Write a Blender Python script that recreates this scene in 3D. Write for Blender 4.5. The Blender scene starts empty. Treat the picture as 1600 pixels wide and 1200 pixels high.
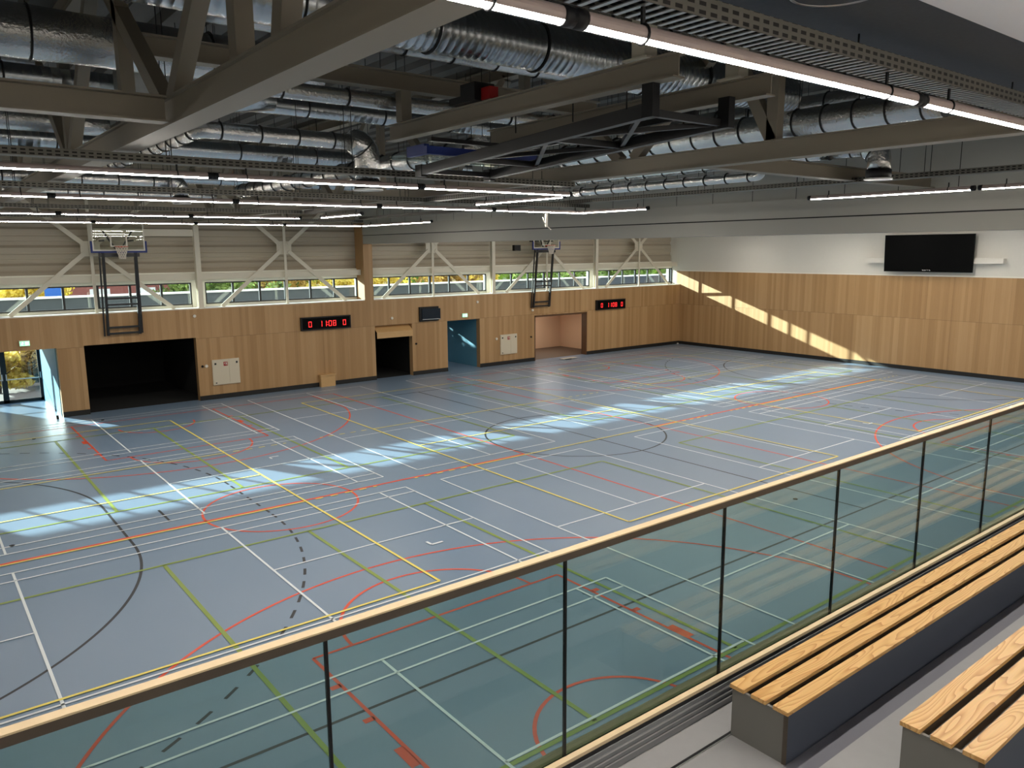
import bpy, math, random
from mathutils import Vector, Matrix
random.seed(7)
PI = math.pi
SC = bpy.context.scene
COL = SC.collection

# ------------------------------------------------------------------ materials
def lin(r, g, b):
    f = lambda c: (c / 255 / 12.92) if c / 255 <= .04045 else ((c / 255 + .055) / 1.055) ** 2.4
    return (f(r), f(g), f(b), 1)

def new_mat(name):
    m = bpy.data.materials.new(name); m.use_nodes = True
    nt = m.node_tree; b = nt.nodes['Principled BSDF']
    return m, nt, b

def plain(name, col, rough=.5, metal=0., spec=.5, noise=0., nscale=8., bump=0., bscale=40.):
    m, nt, b = new_mat(name)
    b.inputs['Base Color'].default_value = col
    b.inputs['Roughness'].default_value = rough
    b.inputs['Metallic'].default_value = metal
    b.inputs['Specular IOR Level'].default_value = spec
    tc = nt.nodes.new('ShaderNodeTexCoord')
    if noise:
        n = nt.nodes.new('ShaderNodeTexNoise'); n.inputs['Scale'].default_value = nscale; n.inputs['Detail'].default_value = 4
        nt.links.new(tc.outputs['Object'], n.inputs['Vector'])
        mx = nt.nodes.new('ShaderNodeMix'); mx.data_type = 'RGBA'
        mx.inputs[6].default_value = tuple(c * (1 - noise) for c in col[:3]) + (1,)
        mx.inputs[7].default_value = tuple(min(1, c * (1 + noise)) for c in col[:3]) + (1,)
        nt.links.new(n.outputs['Fac'], mx.inputs[0]); nt.links.new(mx.outputs[2], b.inputs['Base Color'])
    if bump:
        n2 = nt.nodes.new('ShaderNodeTexNoise'); n2.inputs['Scale'].default_value = bscale; n2.inputs['Detail'].default_value = 3
        nt.links.new(tc.outputs['Object'], n2.inputs['Vector'])
        bp = nt.nodes.new('ShaderNodeBump'); bp.inputs['Strength'].default_value = bump; bp.inputs['Distance'].default_value = .02
        nt.links.new(n2.outputs['Fac'], bp.inputs['Height']); nt.links.new(bp.outputs['Normal'], b.inputs['Normal'])
    return m

def emit(name, col, strength):
    m = bpy.data.materials.new(name); m.use_nodes = True; nt = m.node_tree
    nt.nodes.clear()
    e = nt.nodes.new('ShaderNodeEmission'); e.inputs['Color'].default_value = col; e.inputs['Strength'].default_value = strength
    o = nt.nodes.new('ShaderNodeOutputMaterial'); nt.links.new(e.outputs[0], o.inputs['Surface'])
    return m

def math_node(nt, op, a, b=None):
    n = nt.nodes.new('ShaderNodeMath'); n.operation = op
    for i, v in enumerate((a, b)):
        if v is None: continue
        if isinstance(v, (int, float)): n.inputs[i].default_value = v
        else: nt.links.new(v, n.inputs[i])
    return n.outputs[0]

def arch_glass(name, tint, ior=1.5, refl=1.0):
    m = bpy.data.materials.new(name); m.use_nodes = True; nt = m.node_tree; nt.nodes.clear()
    t = nt.nodes.new('ShaderNodeBsdfTransparent'); t.inputs['Color'].default_value = tint
    g = nt.nodes.new('ShaderNodeBsdfGlossy'); g.inputs['Roughness'].default_value = .0
    g.inputs['Color'].default_value = (refl, refl, refl, 1)
    ge = nt.nodes.new('ShaderNodeNewGeometry'); dt = nt.nodes.new('ShaderNodeVectorMath'); dt.operation = 'DOT_PRODUCT'
    nt.links.new(ge.outputs['Normal'], dt.inputs[0]); nt.links.new(ge.outputs['Incoming'], dt.inputs[1])
    r0 = ((ior - 1) / (ior + 1)) ** 2                      # Schlick reflectance of one glass face, the same from both sides
    c = math_node(nt, 'SUBTRACT', 1., math_node(nt, 'MINIMUM', math_node(nt, 'ABSOLUTE', dt.outputs['Value']), 1.))
    f = math_node(nt, 'ADD', r0, math_node(nt, 'MULTIPLY', 1 - r0, math_node(nt, 'POWER', c, 5.)))
    mx = nt.nodes.new('ShaderNodeMixShader'); o = nt.nodes.new('ShaderNodeOutputMaterial')
    nt.links.new(f, mx.inputs[0]); nt.links.new(t.outputs[0], mx.inputs[1]); nt.links.new(g.outputs[0], mx.inputs[2])
    nt.links.new(mx.outputs[0], o.inputs['Surface'])
    return m

def plank_mat(name, axis, cols, w=.14, panel=1.22, seam_z=2.57, rough=.5):
    """upright veneer strips: one random tone per strip, a thin joint between panels and one level joint"""
    m, nt, b = new_mat(name)
    tc = nt.nodes.new('ShaderNodeTexCoord'); sp = nt.nodes.new('ShaderNodeSeparateXYZ')
    nt.links.new(tc.outputs['Object'], sp.inputs[0])
    u = sp.outputs[axis]; z = sp.outputs['Z']
    row = math_node(nt, 'GREATER_THAN', z, seam_z)
    cell = math_node(nt, 'FLOOR', math_node(nt, 'DIVIDE', u, w))
    cv = nt.nodes.new('ShaderNodeCombineXYZ'); nt.links.new(cell, cv.inputs[0]); nt.links.new(math_node(nt, 'MULTIPLY', row, 7.3), cv.inputs[1])
    wn = nt.nodes.new('ShaderNodeTexWhiteNoise'); wn.noise_dimensions = '2D'; nt.links.new(cv.outputs[0], wn.inputs['Vector'])
    cell2 = math_node(nt, 'FLOOR', math_node(nt, 'DIVIDE', u, panel))
    cv2 = nt.nodes.new('ShaderNodeCombineXYZ'); nt.links.new(cell2, cv2.inputs[0]); nt.links.new(math_node(nt, 'MULTIPLY', row, 3.1), cv2.inputs[1])
    wn2 = nt.nodes.new('ShaderNodeTexWhiteNoise'); wn2.noise_dimensions = '2D'; nt.links.new(cv2.outputs[0], wn2.inputs['Vector'])
    mp = nt.nodes.new('ShaderNodeMapping'); nt.links.new(tc.outputs['Object'], mp.inputs[0])
    mp.inputs['Scale'].default_value = (30, 30, 1.2)
    ns = nt.nodes.new('ShaderNodeTexNoise'); ns.inputs['Scale'].default_value = 1.5; ns.inputs['Detail'].default_value = 5
    nt.links.new(mp.outputs[0], ns.inputs['Vector'])
    f = math_node(nt, 'ADD', math_node(nt, 'MULTIPLY', wn.outputs['Value'], .5), math_node(nt, 'MULTIPLY', ns.outputs['Fac'], .35))
    f = math_node(nt, 'ADD', f, math_node(nt, 'MULTIPLY', wn2.outputs['Value'], .25))
    rp = nt.nodes.new('ShaderNodeValToRGB'); nt.links.new(f, rp.inputs[0])
    rp.color_ramp.elements[0].position = .15; rp.color_ramp.elements[0].color = cols[0]
    rp.color_ramp.elements[1].position = .9; rp.color_ramp.elements[1].color = cols[2]
    e = rp.color_ramp.elements.new(.5); e.color = cols[1]
    fr = math_node(nt, 'FRACT', math_node(nt, 'DIVIDE', u, panel))
    j = math_node(nt, 'LESS_THAN', fr, .006)
    jz = math_node(nt, 'LESS_THAN', math_node(nt, 'ABSOLUTE', math_node(nt, 'SUBTRACT', z, seam_z)), .008)
    jj = math_node(nt, 'MULTIPLY', math_node(nt, 'MAXIMUM', j, jz), .45)
    mx = nt.nodes.new('ShaderNodeMix'); mx.data_type = 'RGBA'; mx.inputs[7].default_value = lin(60, 42, 25)
    nt.links.new(jj, mx.inputs[0]); nt.links.new(rp.outputs[0], mx.inputs[6]); nt.links.new(mx.outputs[2], b.inputs['Base Color'])
    b.inputs['Roughness'].default_value = rough
    return m

def ash_mat(name):
    m, nt, b = new_mat(name)
    tc = nt.nodes.new('ShaderNodeTexCoord'); oi = nt.nodes.new('ShaderNodeObjectInfo')
    mp = nt.nodes.new('ShaderNodeMapping'); mp.inputs['Scale'].default_value = (1.1, 7.5, 6)
    nt.links.new(tc.outputs['Object'], mp.inputs[0])
    off = nt.nodes.new('ShaderNodeVectorMath'); off.operation = 'ADD'
    cx = nt.nodes.new('ShaderNodeCombineXYZ'); r = math_node(nt, 'MULTIPLY', oi.outputs['Random'], 40.); nt.links.new(r, cx.inputs[0]); nt.links.new(r, cx.inputs[2])
    nt.links.new(mp.outputs[0], off.inputs[0]); nt.links.new(cx.outputs[0], off.inputs[1])
    n = nt.nodes.new('ShaderNodeTexNoise'); n.inputs['Scale'].default_value = 1.0; n.inputs['Detail'].default_value = 1.5; n.inputs['Roughness'].default_value = .4
    nt.links.new(off.outputs[0], n.inputs['Vector'])
    ring = math_node(nt, 'FRACT', math_node(nt, 'MULTIPLY', n.outputs['Fac'], 19.))
    rp = nt.nodes.new('ShaderNodeValToRGB'); nt.links.new(ring, rp.inputs[0])
    el = rp.color_ramp.elements
    el[0].position = 0; el[0].color = lin(188, 134, 74)
    el[1].position = 1; el[1].color = lin(226, 182, 120)
    e = el.new(.16); e.color = lin(205, 154, 90)
    e = el.new(.5); e.color = lin(222, 176, 112)
    mp2 = nt.nodes.new('ShaderNodeMapping'); mp2.inputs['Scale'].default_value = (4, 160, 160); nt.links.new(tc.outputs['Object'], mp2.inputs[0])
    n2 = nt.nodes.new('ShaderNodeTexNoise'); n2.inputs['Scale'].default_value = 1; n2.inputs['Detail'].default_value = 3; nt.links.new(mp2.outputs[0], n2.inputs['Vector'])
    mx = nt.nodes.new('ShaderNodeMix'); mx.data_type = 'RGBA'; mx.blend_type = 'MULTIPLY'
    mx.inputs[0].default_value = .45
    nt.links.new(rp.outputs[0], mx.inputs[6]); nt.links.new(n2.outputs['Color'], mx.inputs[7])
    c2 = nt.nodes.new('ShaderNodeMix'); c2.data_type = 'RGBA'; c2.inputs[0].default_value = .55
    nt.links.new(mx.outputs[2], c2.inputs[6]); nt.links.new(rp.outputs[0], c2.inputs[7]); nt.links.new(c2.outputs[2], b.inputs['Base Color'])
    b.inputs['Roughness'].default_value = .45
    return m

def foil_mat(name, col, rough, bump, bscale):
    m = plain(name, col, rough, metal=1.0, noise=.18, nscale=3., bump=bump, bscale=bscale)
    return m

def tray_mat(name, axis):
    """galvanised sheet punched with rows of small slots"""
    m, nt, b = new_mat(name)
    tc = nt.nodes.new('ShaderNodeTexCoord'); sp = nt.nodes.new('ShaderNodeSeparateXYZ'); nt.links.new(tc.outputs['Object'], sp.inputs[0])
    fx = math_node(nt, 'FRACT', math_node(nt, 'MULTIPLY', sp.outputs[axis], 12.))
    fz = math_node(nt, 'FRACT', math_node(nt, 'MULTIPLY', sp.outputs['Z'], 26.))
    h = math_node(nt, 'MULTIPLY', math_node(nt, 'LESS_THAN', math_node(nt, 'ABSOLUTE', math_node(nt, 'SUBTRACT', fx, .5)), .3),
                  math_node(nt, 'LESS_THAN', math_node(nt, 'ABSOLUTE', math_node(nt, 'SUBTRACT', fz, .5)), .24))
    mx = nt.nodes.new('ShaderNodeMix'); mx.data_type = 'RGBA'; mx.inputs[6].default_value = lin(112, 109, 101); mx.inputs[7].default_value = lin(38, 37, 35)
    nt.links.new(h, mx.inputs[0]); nt.links.new(mx.outputs[2], b.inputs['Base Color'])
    b.inputs['Roughness'].default_value = .5; b.inputs['Metallic'].default_value = .6
    return m

def leaf_mat(name, c0, c1):
    m, nt, b = new_mat(name)
    tc = nt.nodes.new('ShaderNodeTexCoord'); n = nt.nodes.new('ShaderNodeTexNoise'); n.inputs['Scale'].default_value = 1.3; n.inputs['Detail'].default_value = 6
    nt.links.new(tc.outputs['Object'], n.inputs['Vector'])
    rp = nt.nodes.new('ShaderNodeValToRGB'); rp.color_ramp.elements[0].position = .35; rp.color_ramp.elements[1].position = .65
    rp.color_ramp.elements[0].color = c0; rp.color_ramp.elements[1].color = c1
    nt.links.new(n.outputs['Fac'], rp.inputs[0]); nt.links.new(rp.outputs[0], b.inputs['Base Color'])
    tr = nt.nodes.new('ShaderNodeBsdfTranslucent'); nt.links.new(rp.outputs[0], tr.inputs['Color'])
    ms = nt.nodes.new('ShaderNodeMixShader'); ms.inputs[0].default_value = .5
    o = nt.nodes['Material Output']
    nt.links.new(b.outputs[0], ms.inputs[1]); nt.links.new(tr.outputs[0], ms.inputs[2]); nt.links.new(ms.outputs[0], o.inputs['Surface'])
    b.inputs['Roughness'].default_value = .7
    return m

M = {}
M['floor'] = plain('sports_floor', (.195, .277, .386, 1), .31, spec=.5, noise=.035, nscale=.6)
M['ln_white'] = plain('paint_white', lin(238, 244, 246), .45)
M['ln_yellow'] = plain('paint_yellow', lin(250, 230, 110), .45)
M['ln_orange'] = plain('paint_orange', lin(232, 84, 50), .45)
M['ln_green'] = plain('paint_green', lin(138, 158, 66), .45)
M['ln_black'] = plain('paint_black', lin(22, 23, 26), .45)
WOODC = [lin(160, 122, 78), lin(174, 136, 91), lin(188, 151, 106)]
M['wood_x'] = plank_mat('veneer_window_wall', 'X', WOODC)
M['wood_y'] = plank_mat('veneer_end_wall', 'Y', WOODC)
M['wood_plain'] = plain('veneer_column', lin(180, 140, 94), .5, noise=.1, nscale=4)
M['black_base'] = plain('black_skirting', lin(24, 22, 20), .5)
M['white_wall'] = plain('white_plaster', (.74, .71, .64, 1), .8, noise=.02)
M['grey_wall'] = plain('grey_wall_panel', (.40, .40, .365, 1), .6)
M['grey_seam'] = plain('panel_seam', lin(60, 60, 58), .6)
M['partition'] = plain('partition_fabric', (.39, .375, .33, 1), .65, noise=.03, nscale=1.)
M['cladding'] = plain('cream_cladding', (.46, .395, .30, 1), .5)
M['cream'] = plain('cream_steel', (.72, .66, .53, 1), .5)
M['truss'] = plain('truss_steel', (.30, .26, .20, 1), .55)
M['sill'] = plain('cream_sill', (.86, .82, .72, 1), .5)
M['ceil'] = plain('steel_deck', (.11, .105, .095, 1), .6)
M['soffit'] = plain('dark_acoustic_panel', (.085, .10, .12, 1), .9, noise=.12, nscale=30)
M['soffit_w'] = plain('white_soffit', (.9, .91, .95, 1), .7)
M['black'] = plain('black_paint', (.008, .008, .009, 1), .5, spec=.3)
M['dark_room'] = plain('painted_room_darkness', (.010, .010, .010, 1), .9)  # near-black colour stands in for the darkness inside the unlit storage rooms
M['dark_steel'] = plain('black_powder_coat', (.013, .013, .014, 1), .4)
M['grey_frame'] = plain('anthracite_frame', (.012, .012, .013, 1), .5)
M['blue_wall'] = plain('blue_paint', lin(96, 150, 172), .5)
M['blue_pad'] = plain('blue_padding', lin(26, 48, 120), .55)
M['white'] = plain('white_enamel', lin(226, 220, 206), .4)
M['offwhite'] = plain('cabinet_enamel', lin(214, 202, 178), .45)
M['red'] = plain('red_enamel', lin(160, 26, 26), .4)
M['rim'] = plain('rim_orange', lin(220, 84, 40), .4)
M['net'] = plain('net_cord', lin(240, 228, 214), .8)
M['foil'] = foil_mat('insulation_foil', (.70, .69, .67, 1), .27, .55, 26)
M['spiral'] = foil_mat('galvanised_duct', (.55, .58, .60, 1), .27, .08, 30)
M['galv'] = plain('galvanised_steel', (.55, .56, .55, 1), .45, metal=.9, noise=.1)
M['tray_x'] = tray_mat('punched_tray_lengthwise', 'X')
M['tray_y'] = tray_mat('punched_tray_crosswise', 'Y')
M['strap'] = plain('black_strap', (.012, .012, .012, 1), .6)
M['tube'] = plain('lamp_housing', lin(190, 172, 166), .4)
M['led'] = emit('led_strip', (1.0, .94, .85, 1), 112.)
M['screen'] = plain('screen_glass', (.0015, .0015, .0015, 1), .6, spec=.08)
M['screen_blue'] = plain('monitor_glass', (.006, .012, .022, 1), .15)
M['digit'] = emit('red_led', (1., .03, .03, 1), 2.2)
M['sign'] = emit('exit_sign_green', (.45, 1., .62, 1), 1.3)
M['sign_w'] = emit('exit_sign_white', (.95, 1., .93, 1), 1.6)
M['logo'] = plain('white_print', (.8, .8, .8, 1), .5)
M['pane'] = arch_glass('window_glass', (.90, .93, .92, 1), 1.45)
M['balu'] = arch_glass('balustrade_glass', (.70, .81, .78, 1), 1.52)
M['acrylic'] = arch_glass('backboard_acrylic', (.93, .95, .93, 1), 1.4)
M['rail'] = plain('ash_handrail', lin(224, 200, 162), .4, noise=.08, nscale=10)
M['rail_dark'] = plain('bronze_channel', (.075, .058, .042, 1), .45)
M['ash'] = ash_mat('ash_slats')
M['bench'] = plain('bench_panel', (.062, .074, .10, 1), .55)
M['bench_end'] = plain('bench_end_panel', (.17, .165, .15, 1), .55)
M['tr_floor'] = plain('tribune_floor', (.275, .27, .272, 1), .5, noise=.05, nscale=14)
M['alu'] = plain('brushed_aluminium', (.6, .6, .6, 1), .35, metal=1.)
M['kerb'] = plain('grey_kerb', (.21, .215, .225, 1), .5)
M['ground'] = plain('outdoor_paving', (.17, .14, .12, 1), .9, noise=.3, nscale=2)
M['parapet'] = plain('bitumen_upstand', (.055, .065, .08, 1), .8, noise=.15, nscale=5)
M['cap'] = plain('white_coping', (.8, .8, .8, 1), .5)
M['leaf_y'] = leaf_mat('yellow_foliage', lin(176, 150, 40), lin(250, 232, 120))
M['leaf_g'] = leaf_mat('green_foliage', lin(62, 92, 36), lin(172, 192, 104))
M['leaf_o'] = leaf_mat('russet_foliage', lin(140, 108, 52), lin(226, 196, 110))
M['bark'] = plain('bark', lin(84, 66, 50), .9, noise=.3, nscale=12)
M['brick'] = plain('brick_red', lin(140, 84, 76), .9, noise=.2, nscale=6)
M['banner_blue'] = plain('banner_blue', lin(40, 100, 190), .6)
M['ply'] = plain('pale_plywood', lin(205, 165, 112), .5, noise=.06)
M['storage_wall'] = plain('storage_wall_paint', lin(214, 178, 146), .8)
M['oak_dark'] = plain('dark_oak', lin(92, 62, 38), .5, noise=.12, nscale=5)
M['brown_floor'] = plain('storage_floor', lin(96, 78, 62), .7)

# ------------------------------------------------------------------ mesh builder
class MB:
    def __init__(self): self.v = []; self.f = []; self.s = []; self.mi = []; self.cur = 0
    def quad_box(self, P, smooth=False):
        n = len(self.v); self.v += [tuple(p) for p in P]
        for q in ((0, 3, 2, 1), (4, 5, 6, 7), (0, 1, 5, 4), (1, 2, 6, 5), (2, 3, 7, 6), (3, 0, 4, 7)):
            self.f.append(tuple(n + i for i in q)); self.s.append(smooth); self.mi.append(self.cur)
        return self
    def box(self, x0, x1, y0, y1, z0, z1):
        x0, x1 = min(x0, x1), max(x0, x1); y0, y1 = min(y0, y1), max(y0, y1); z0, z1 = min(z0, z1), max(z0, z1)
        return self.quad_box([(x0, y0, z0), (x1, y0, z0), (x1, y1, z0), (x0, y1, z0), (x0, y0, z1), (x1, y0, z1), (x1, y1, z1), (x0, y1, z1)])
    def bar(self, a, b, w, h, up=(0, 0, 1), off=(0, 0)):
        a = Vector(a); b = Vector(b); d = (b - a).normalized(); up = Vector(up)
        if abs(d.dot(up)) > .98: up = Vector((1, 0, 0))
        r = d.cross(up).normalized(); u = r.cross(d).normalized()
        c = r * off[0] + u * off[1]
        P = [a + c + r * sx * w / 2 + u * sz * h / 2 for sx, sz in ((-1, -1), (1, -1))] 
        A = [a + c - r * w / 2 - u * h / 2, a + c + r * w / 2 - u * h / 2, b + c + r * w / 2 - u * h / 2, b + c - r * w / 2 - u * h / 2]
        B = [p + u * h for p in A]
        return self.quad_box(A + B)
    def ibeam(self, a, b, w, h, t=.015, up=(0, 0, 1)):
        self.bar(a, b, w, t, up, (0, h / 2 - t / 2)); self.bar(a, b, w, t, up, (0, -h / 2 + t / 2)); self.bar(a, b, t, h - 2 * t, up)
        return self
    def tube(self, pts, r, seg=14, caps=True, closed=False, smooth=True):
        pts = [Vector(p) for p in pts]; n0 = len(self.v); N = len(pts)
        rad = r if isinstance(r, (list, tuple)) else [r] * N
        prev = None; rings = []
        for i, p in enumerate(pts):
            if closed: t = (pts[(i + 1) % N] - pts[i - 1]).normalized()
            else: t = (pts[min(i + 1, N - 1)] - pts[max(i - 1, 0)]).normalized()
            if prev is None:
                u = Vector((0, 0, 1)) if abs(t.z) < .9 else Vector((1, 0, 0))
                u = (u - t * u.dot(t)).normalized()
            else:
                u = prev - t * prev.dot(t)
                u = u.normalized() if u.length > 1e-6 else t.orthogonal().normalized()
            prev = u; w = t.cross(u)
            ring = []
            for k in range(seg):
                a = 2 * PI * k / seg
                ring.append(len(self.v)); self.v.append(tuple(p + (u * math.cos(a) + w * math.sin(a)) * rad[i]))
            rings.append(ring)
        last = N if closed else N - 1
        for i in range(last):
            A = rings[i]; B = rings[(i + 1) % N]
            for k in range(seg):
                k2 = (k + 1) % seg
                self.f.append((A[k], A[k2], B[k2], B[k])); self.s.append(smooth); self.mi.append(self.cur)
        if caps and not closed:
            self.f.append(tuple(reversed(rings[0]))); self.s.append(False); self.mi.append(self.cur)
            self.f.append(tuple(rings[-1])); self.s.append(False); self.mi.append(self.cur)
        return self
    def ring(self, c, axis, R, r, seg=20, s2=6):
        c = Vector(c); axis = Vector(axis).normalized(); u = axis.orthogonal().normalized(); w = axis.cross(u)
        return self.tube([c + (u * math.cos(2 * PI * k / seg) + w * math.sin(2 * PI * k / seg)) * R for k in range(seg)], r, s2, closed=True)
    def poly(self, P, smooth=False):
        n = len(self.v); self.v += [tuple(p) for p in P]; self.f.append(tuple(range(n, n + len(P)))); self.s.append(smooth); self.mi.append(self.cur)
        return self
    def prism(self, P, d):
        d = Vector(d); P = [Vector(p) for p in P]; n = len(self.v); k = len(P)
        self.v += [tuple(p) for p in P] + [tuple(p + d) for p in P]
        self.f.append(tuple(range(n + k - 1, n - 1, -1))); self.f.append(tuple(range(n + k, n + 2 * k)))
        for i in range(k): self.f.append((n + i, n + (i + 1) % k, n + k + (i + 1) % k, n + k + i))
        self.s += [False] * (k + 2); self.mi += [self.cur] * (k + 2)
        return self
    def mesh(self, name, mats, off=(0, 0, 0)):
        me = bpy.data.meshes.new(name)
        me.from_pydata([(x - off[0], y - off[1], z - off[2]) for x, y, z in self.v], [], self.f)
        for m in (mats if isinstance(mats, (list, tuple)) else [mats]): me.materials.append(M[m] if isinstance(m, str) else m)
        me.polygons.foreach_set('use_smooth', self.s); me.polygons.foreach_set('material_index', self.mi)
        me.update(); return me
    def build(self, name, mats, parent=None, loc=None):
        if parent is not None: off = wloc(parent)
        else: off = loc or (0, 0, 0)
        o = bpy.data.objects.new(name, self.mesh(name, mats, off)); COL.objects.link(o)
        if parent is not None: o.parent = parent
        else: o.location = off
        return o

def wloc(o):
    v = Vector((0, 0, 0))
    while o is not None: v += Vector(o.location); o = o.parent
    return tuple(v)
def tag(o, label, cat, group=None):
    o['label'] = label; o['category'] = cat
    if group: o['group'] = group
    return o
def thing(name, label, cat, loc, group=None):
    o = bpy.data.objects.new(name, None); COL.objects.link(o); o.location = loc; o.empty_display_size = .1
    return tag(o, label, cat, group)
def struct(o): o['kind'] = 'structure'; return o
def dup(root, loc, label):
    r = root.copy(); COL.objects.link(r); r.location = loc; r['label'] = label
    def kids(a, b):
        for ch in list(a.children):
            if ch == b: continue
            c = ch.copy(); COL.objects.link(c); c.parent = b
            kids(ch, c)
    kids(root, r)
    return r
ORD = ['first', 'second', 'third', 'fourth', 'fifth', 'sixth', 'seventh', 'eighth', 'ninth', 'tenth']

# ------------------------------------------------------------------ dimensions (metres)
XL, XE = -23.0, 22.1          # left and end wall
YW, YN = 14.1, -16.05         # window wall, wall under the tribune
HC = 9.6                      # roof deck
ZS = 3.82                     # top of the wooden wall
BAYS = [(-22.27, -15.29), (-14.75, -7.77), (-7.23, -.25), (.29, 7.27), (7.81, 14.79), (15.33, 22.1)]

# ------------------------------------------------------------------ floor and its painted lines
fl = struct(MB().box(XL - .3, XE + .3, YN - .2, YW + .29, -.2, 0).build('floor', 'floor'))
def strip(mb, x0, y0, x1, y1, w, z):
    a = Vector((x0, y0, z)); b = Vector((x1, y1, z)); d = (b - a).normalized(); n = Vector((-d.y, d.x, 0)) * w / 2
    mb.poly([a - n, b - n, b + n, a + n])
def arc(mb, cx, cy, R, a0, a1, w, z, dash=None, gap=None, seg=.15):
    L = abs(a1 - a0) * R
    def piece(b0, b1):
        n = max(2, int(abs(b1 - b0) * R / seg))
        for i in range(n):
            t0 = b0 + (b1 - b0) * i / n; t1 = b0 + (b1 - b0) * (i + 1) / n
            P = [(cx + (R + s * w / 2) * math.cos(t), cy + (R + s * w / 2) * math.sin(t), z) for t, s in ((t0, -1), (t0, 1), (t1, 1), (t1, -1))]
            if a1 < a0: P.reverse()
            P.reverse(); mb.poly(P)
    if dash is None: piece(a0, a1)
    else:
        s = 0
        while s < L:
            e = min(s + dash, L); piece(a0 + (a1 - a0) * s / L, a0 + (a1 - a0) * e / L); s = e + gap
def dashes(mb, x0, y0, x1, y1, w, z, dash, gap):
    a = Vector((x0, y0)); b = Vector((x1, y1)); L = (b - a).length; d = (b - a) / L; s = 0
    while s < L:
        e = min(L, s + dash); p = a + d * s; q = a + d * e; strip(mb, p.x, p.y, q.x, q.y, w, z); s = e + gap
# handball / indoor football (black)
B = MB(); z = .002; w = .055
for y in (-10, 10): strip(B, -20, y, 20, y, w, z)
for x in (-20, 0, 20): strip(B, x, -10, x, 10, w, z)
arc(B, 0, 0, 3, 0, 2 * PI, w, z)
for s in (-1, 1):
    X = 20 * s
    for R, dash in ((6, None), (9, .16)):
        g = None if dash is None else .16
        if s < 0:
            a = math.acos(min(1, 0)) ; top = PI / 2 if R == 6 else math.asin(min(1, 8.5 / 9.))
            arc(B, X, 1.5, R, top, 0, w, z, .3 if dash else None, .3 if dash else None); arc(B, X, -1.5, R, 0, -top, w, z, .3 if dash else None, .3 if dash else None)
        else:
            top = PI / 2 if R == 6 else math.asin(8.5 / 9.)
            arc(B, X, 1.5, R, PI - top, PI, w, z, .3 if dash else None, .3 if dash else None); arc(B, X, -1.5, R, PI, PI + top, w, z, .3 if dash else None, .3 if dash else None)
        if dash: dashes(B, X - s * R, -1.35, X - s * R, 1.35, w, z, .3, .3)
        else: strip(B, X - s * R, -1.5, X - s * R, 1.5, w, z)
    strip(B, 13 * s, -.5, 13 * s, .5, .055, z)
B.build('handball_lines', 'ln_black', fl)
# basketball (orange), two crosswise courts
B = MB(); z = .0045; w = .055
for cx in (-10.56, 10.36):
    strip(B, cx - 7.53, -14.1, cx - 7.53, 12.05, w, z); strip(B, cx + 7.53, -14.1, cx + 7.53, 12.05, w, z)
    strip(B, cx - 7.53, -1.03, cx + 7.53, -1.03, .09, z); arc(B, cx, -1.03, 1.8, 0, 2 * PI, w, z)
    for yb, s in ((-14.1, 1), (12.05, -1)):
        strip(B, cx - 7.5, yb, cx + 7.5, yb, w, z)
        yf = yb + s * 5.8; bx = yb + s * 1.575
        strip(B, cx - 2.45, yf, cx + 2.45, yf, w, z)
        for q in (-1, 1):
            strip(B, cx + q * 2.45, yb, cx + q * 2.45, yf, w, z)
            for dist, hl in ((2.9, .22), (1.8, .05), (3.87, .05), (4.86, .05)):
                X = cx + q * 2.53
                strip(B, X, yb + s * (dist - hl), X, yb + s * (dist + hl), .13 if hl > .1 else .16, z)
            strip(B, cx + q * 6.6, yb, cx + q * 6.6, yb + s * 2.99, w, z)
        arc(B, cx, yf, 1.8, 0, s * PI, w, z)
        a = math.acos(6.6 / 6.75); arc(B, cx, bx, 6.75, s * a, s * (PI - a), w, z)
        arc(B, cx, bx, 1.25, 0, s * PI, w, z)
B.build('basketball_lines', 'ln_orange', fl)
# green courts lengthwise
B = MB(); z = .007; w = .075
for x0, x1 in ((-19.8, -1.8), (1.6, 19.6)):
    c = (x0 + x1) / 2
    for y0, y1 in ((1.0, 10.0), (-12.1, -3.1)):
        strip(B, x0, y0, x1, y0, w, z); strip(B, x0, y1, x1, y1, w, z)
        for x in (x0, c - 3, c, c + 3, x1): strip(B, x, y0, x, y1, w, z)
B.build('green_court_lines', 'ln_green', fl)
# badminton (white)
B = MB(); z = .0095; w = .045
for s in (-1, 1):
    f = lambda x: -.1 + s * (x)
    net, e = 14.1, 6.7
    for y0 in (-15.08, -7.76, -.48, 6.82):
        y1 = y0 + 6.1
        xa, xb = f(net - e), f(net + e)
        for y in (y0, y0 + .46, y1 - .46, y1): strip(B, xa, y, xb, y, w, z)
        for d in (-e, -e + .76, -1.98, 1.98, e - .76, e):
            strip(B, f(net + d), y0, f(net + d), y1, w, z)
        for d in (-1, 1): strip(B, f(net + d * 1.98), y0 + 3.05, f(net + d * e), y0 + 3.05, w, z)
    xa, xb, xc = f(1.2), f(6.32), f(3.76)
    for ny in (6.23, -8.36):
        for x in (xa, xb): strip(B, x, ny - 6.7, x, ny + 6.7, w, z)
        for d in (-6.7, -1.98, 1.98, 6.7): strip(B, xa, ny + d, xb, ny + d, w, z)
        for d in (-1, 1): strip(B, xc, ny + d * 1.98, xc, ny + d * 6.7, w, z)
B.build('badminton_lines', 'ln_white', fl)
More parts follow.
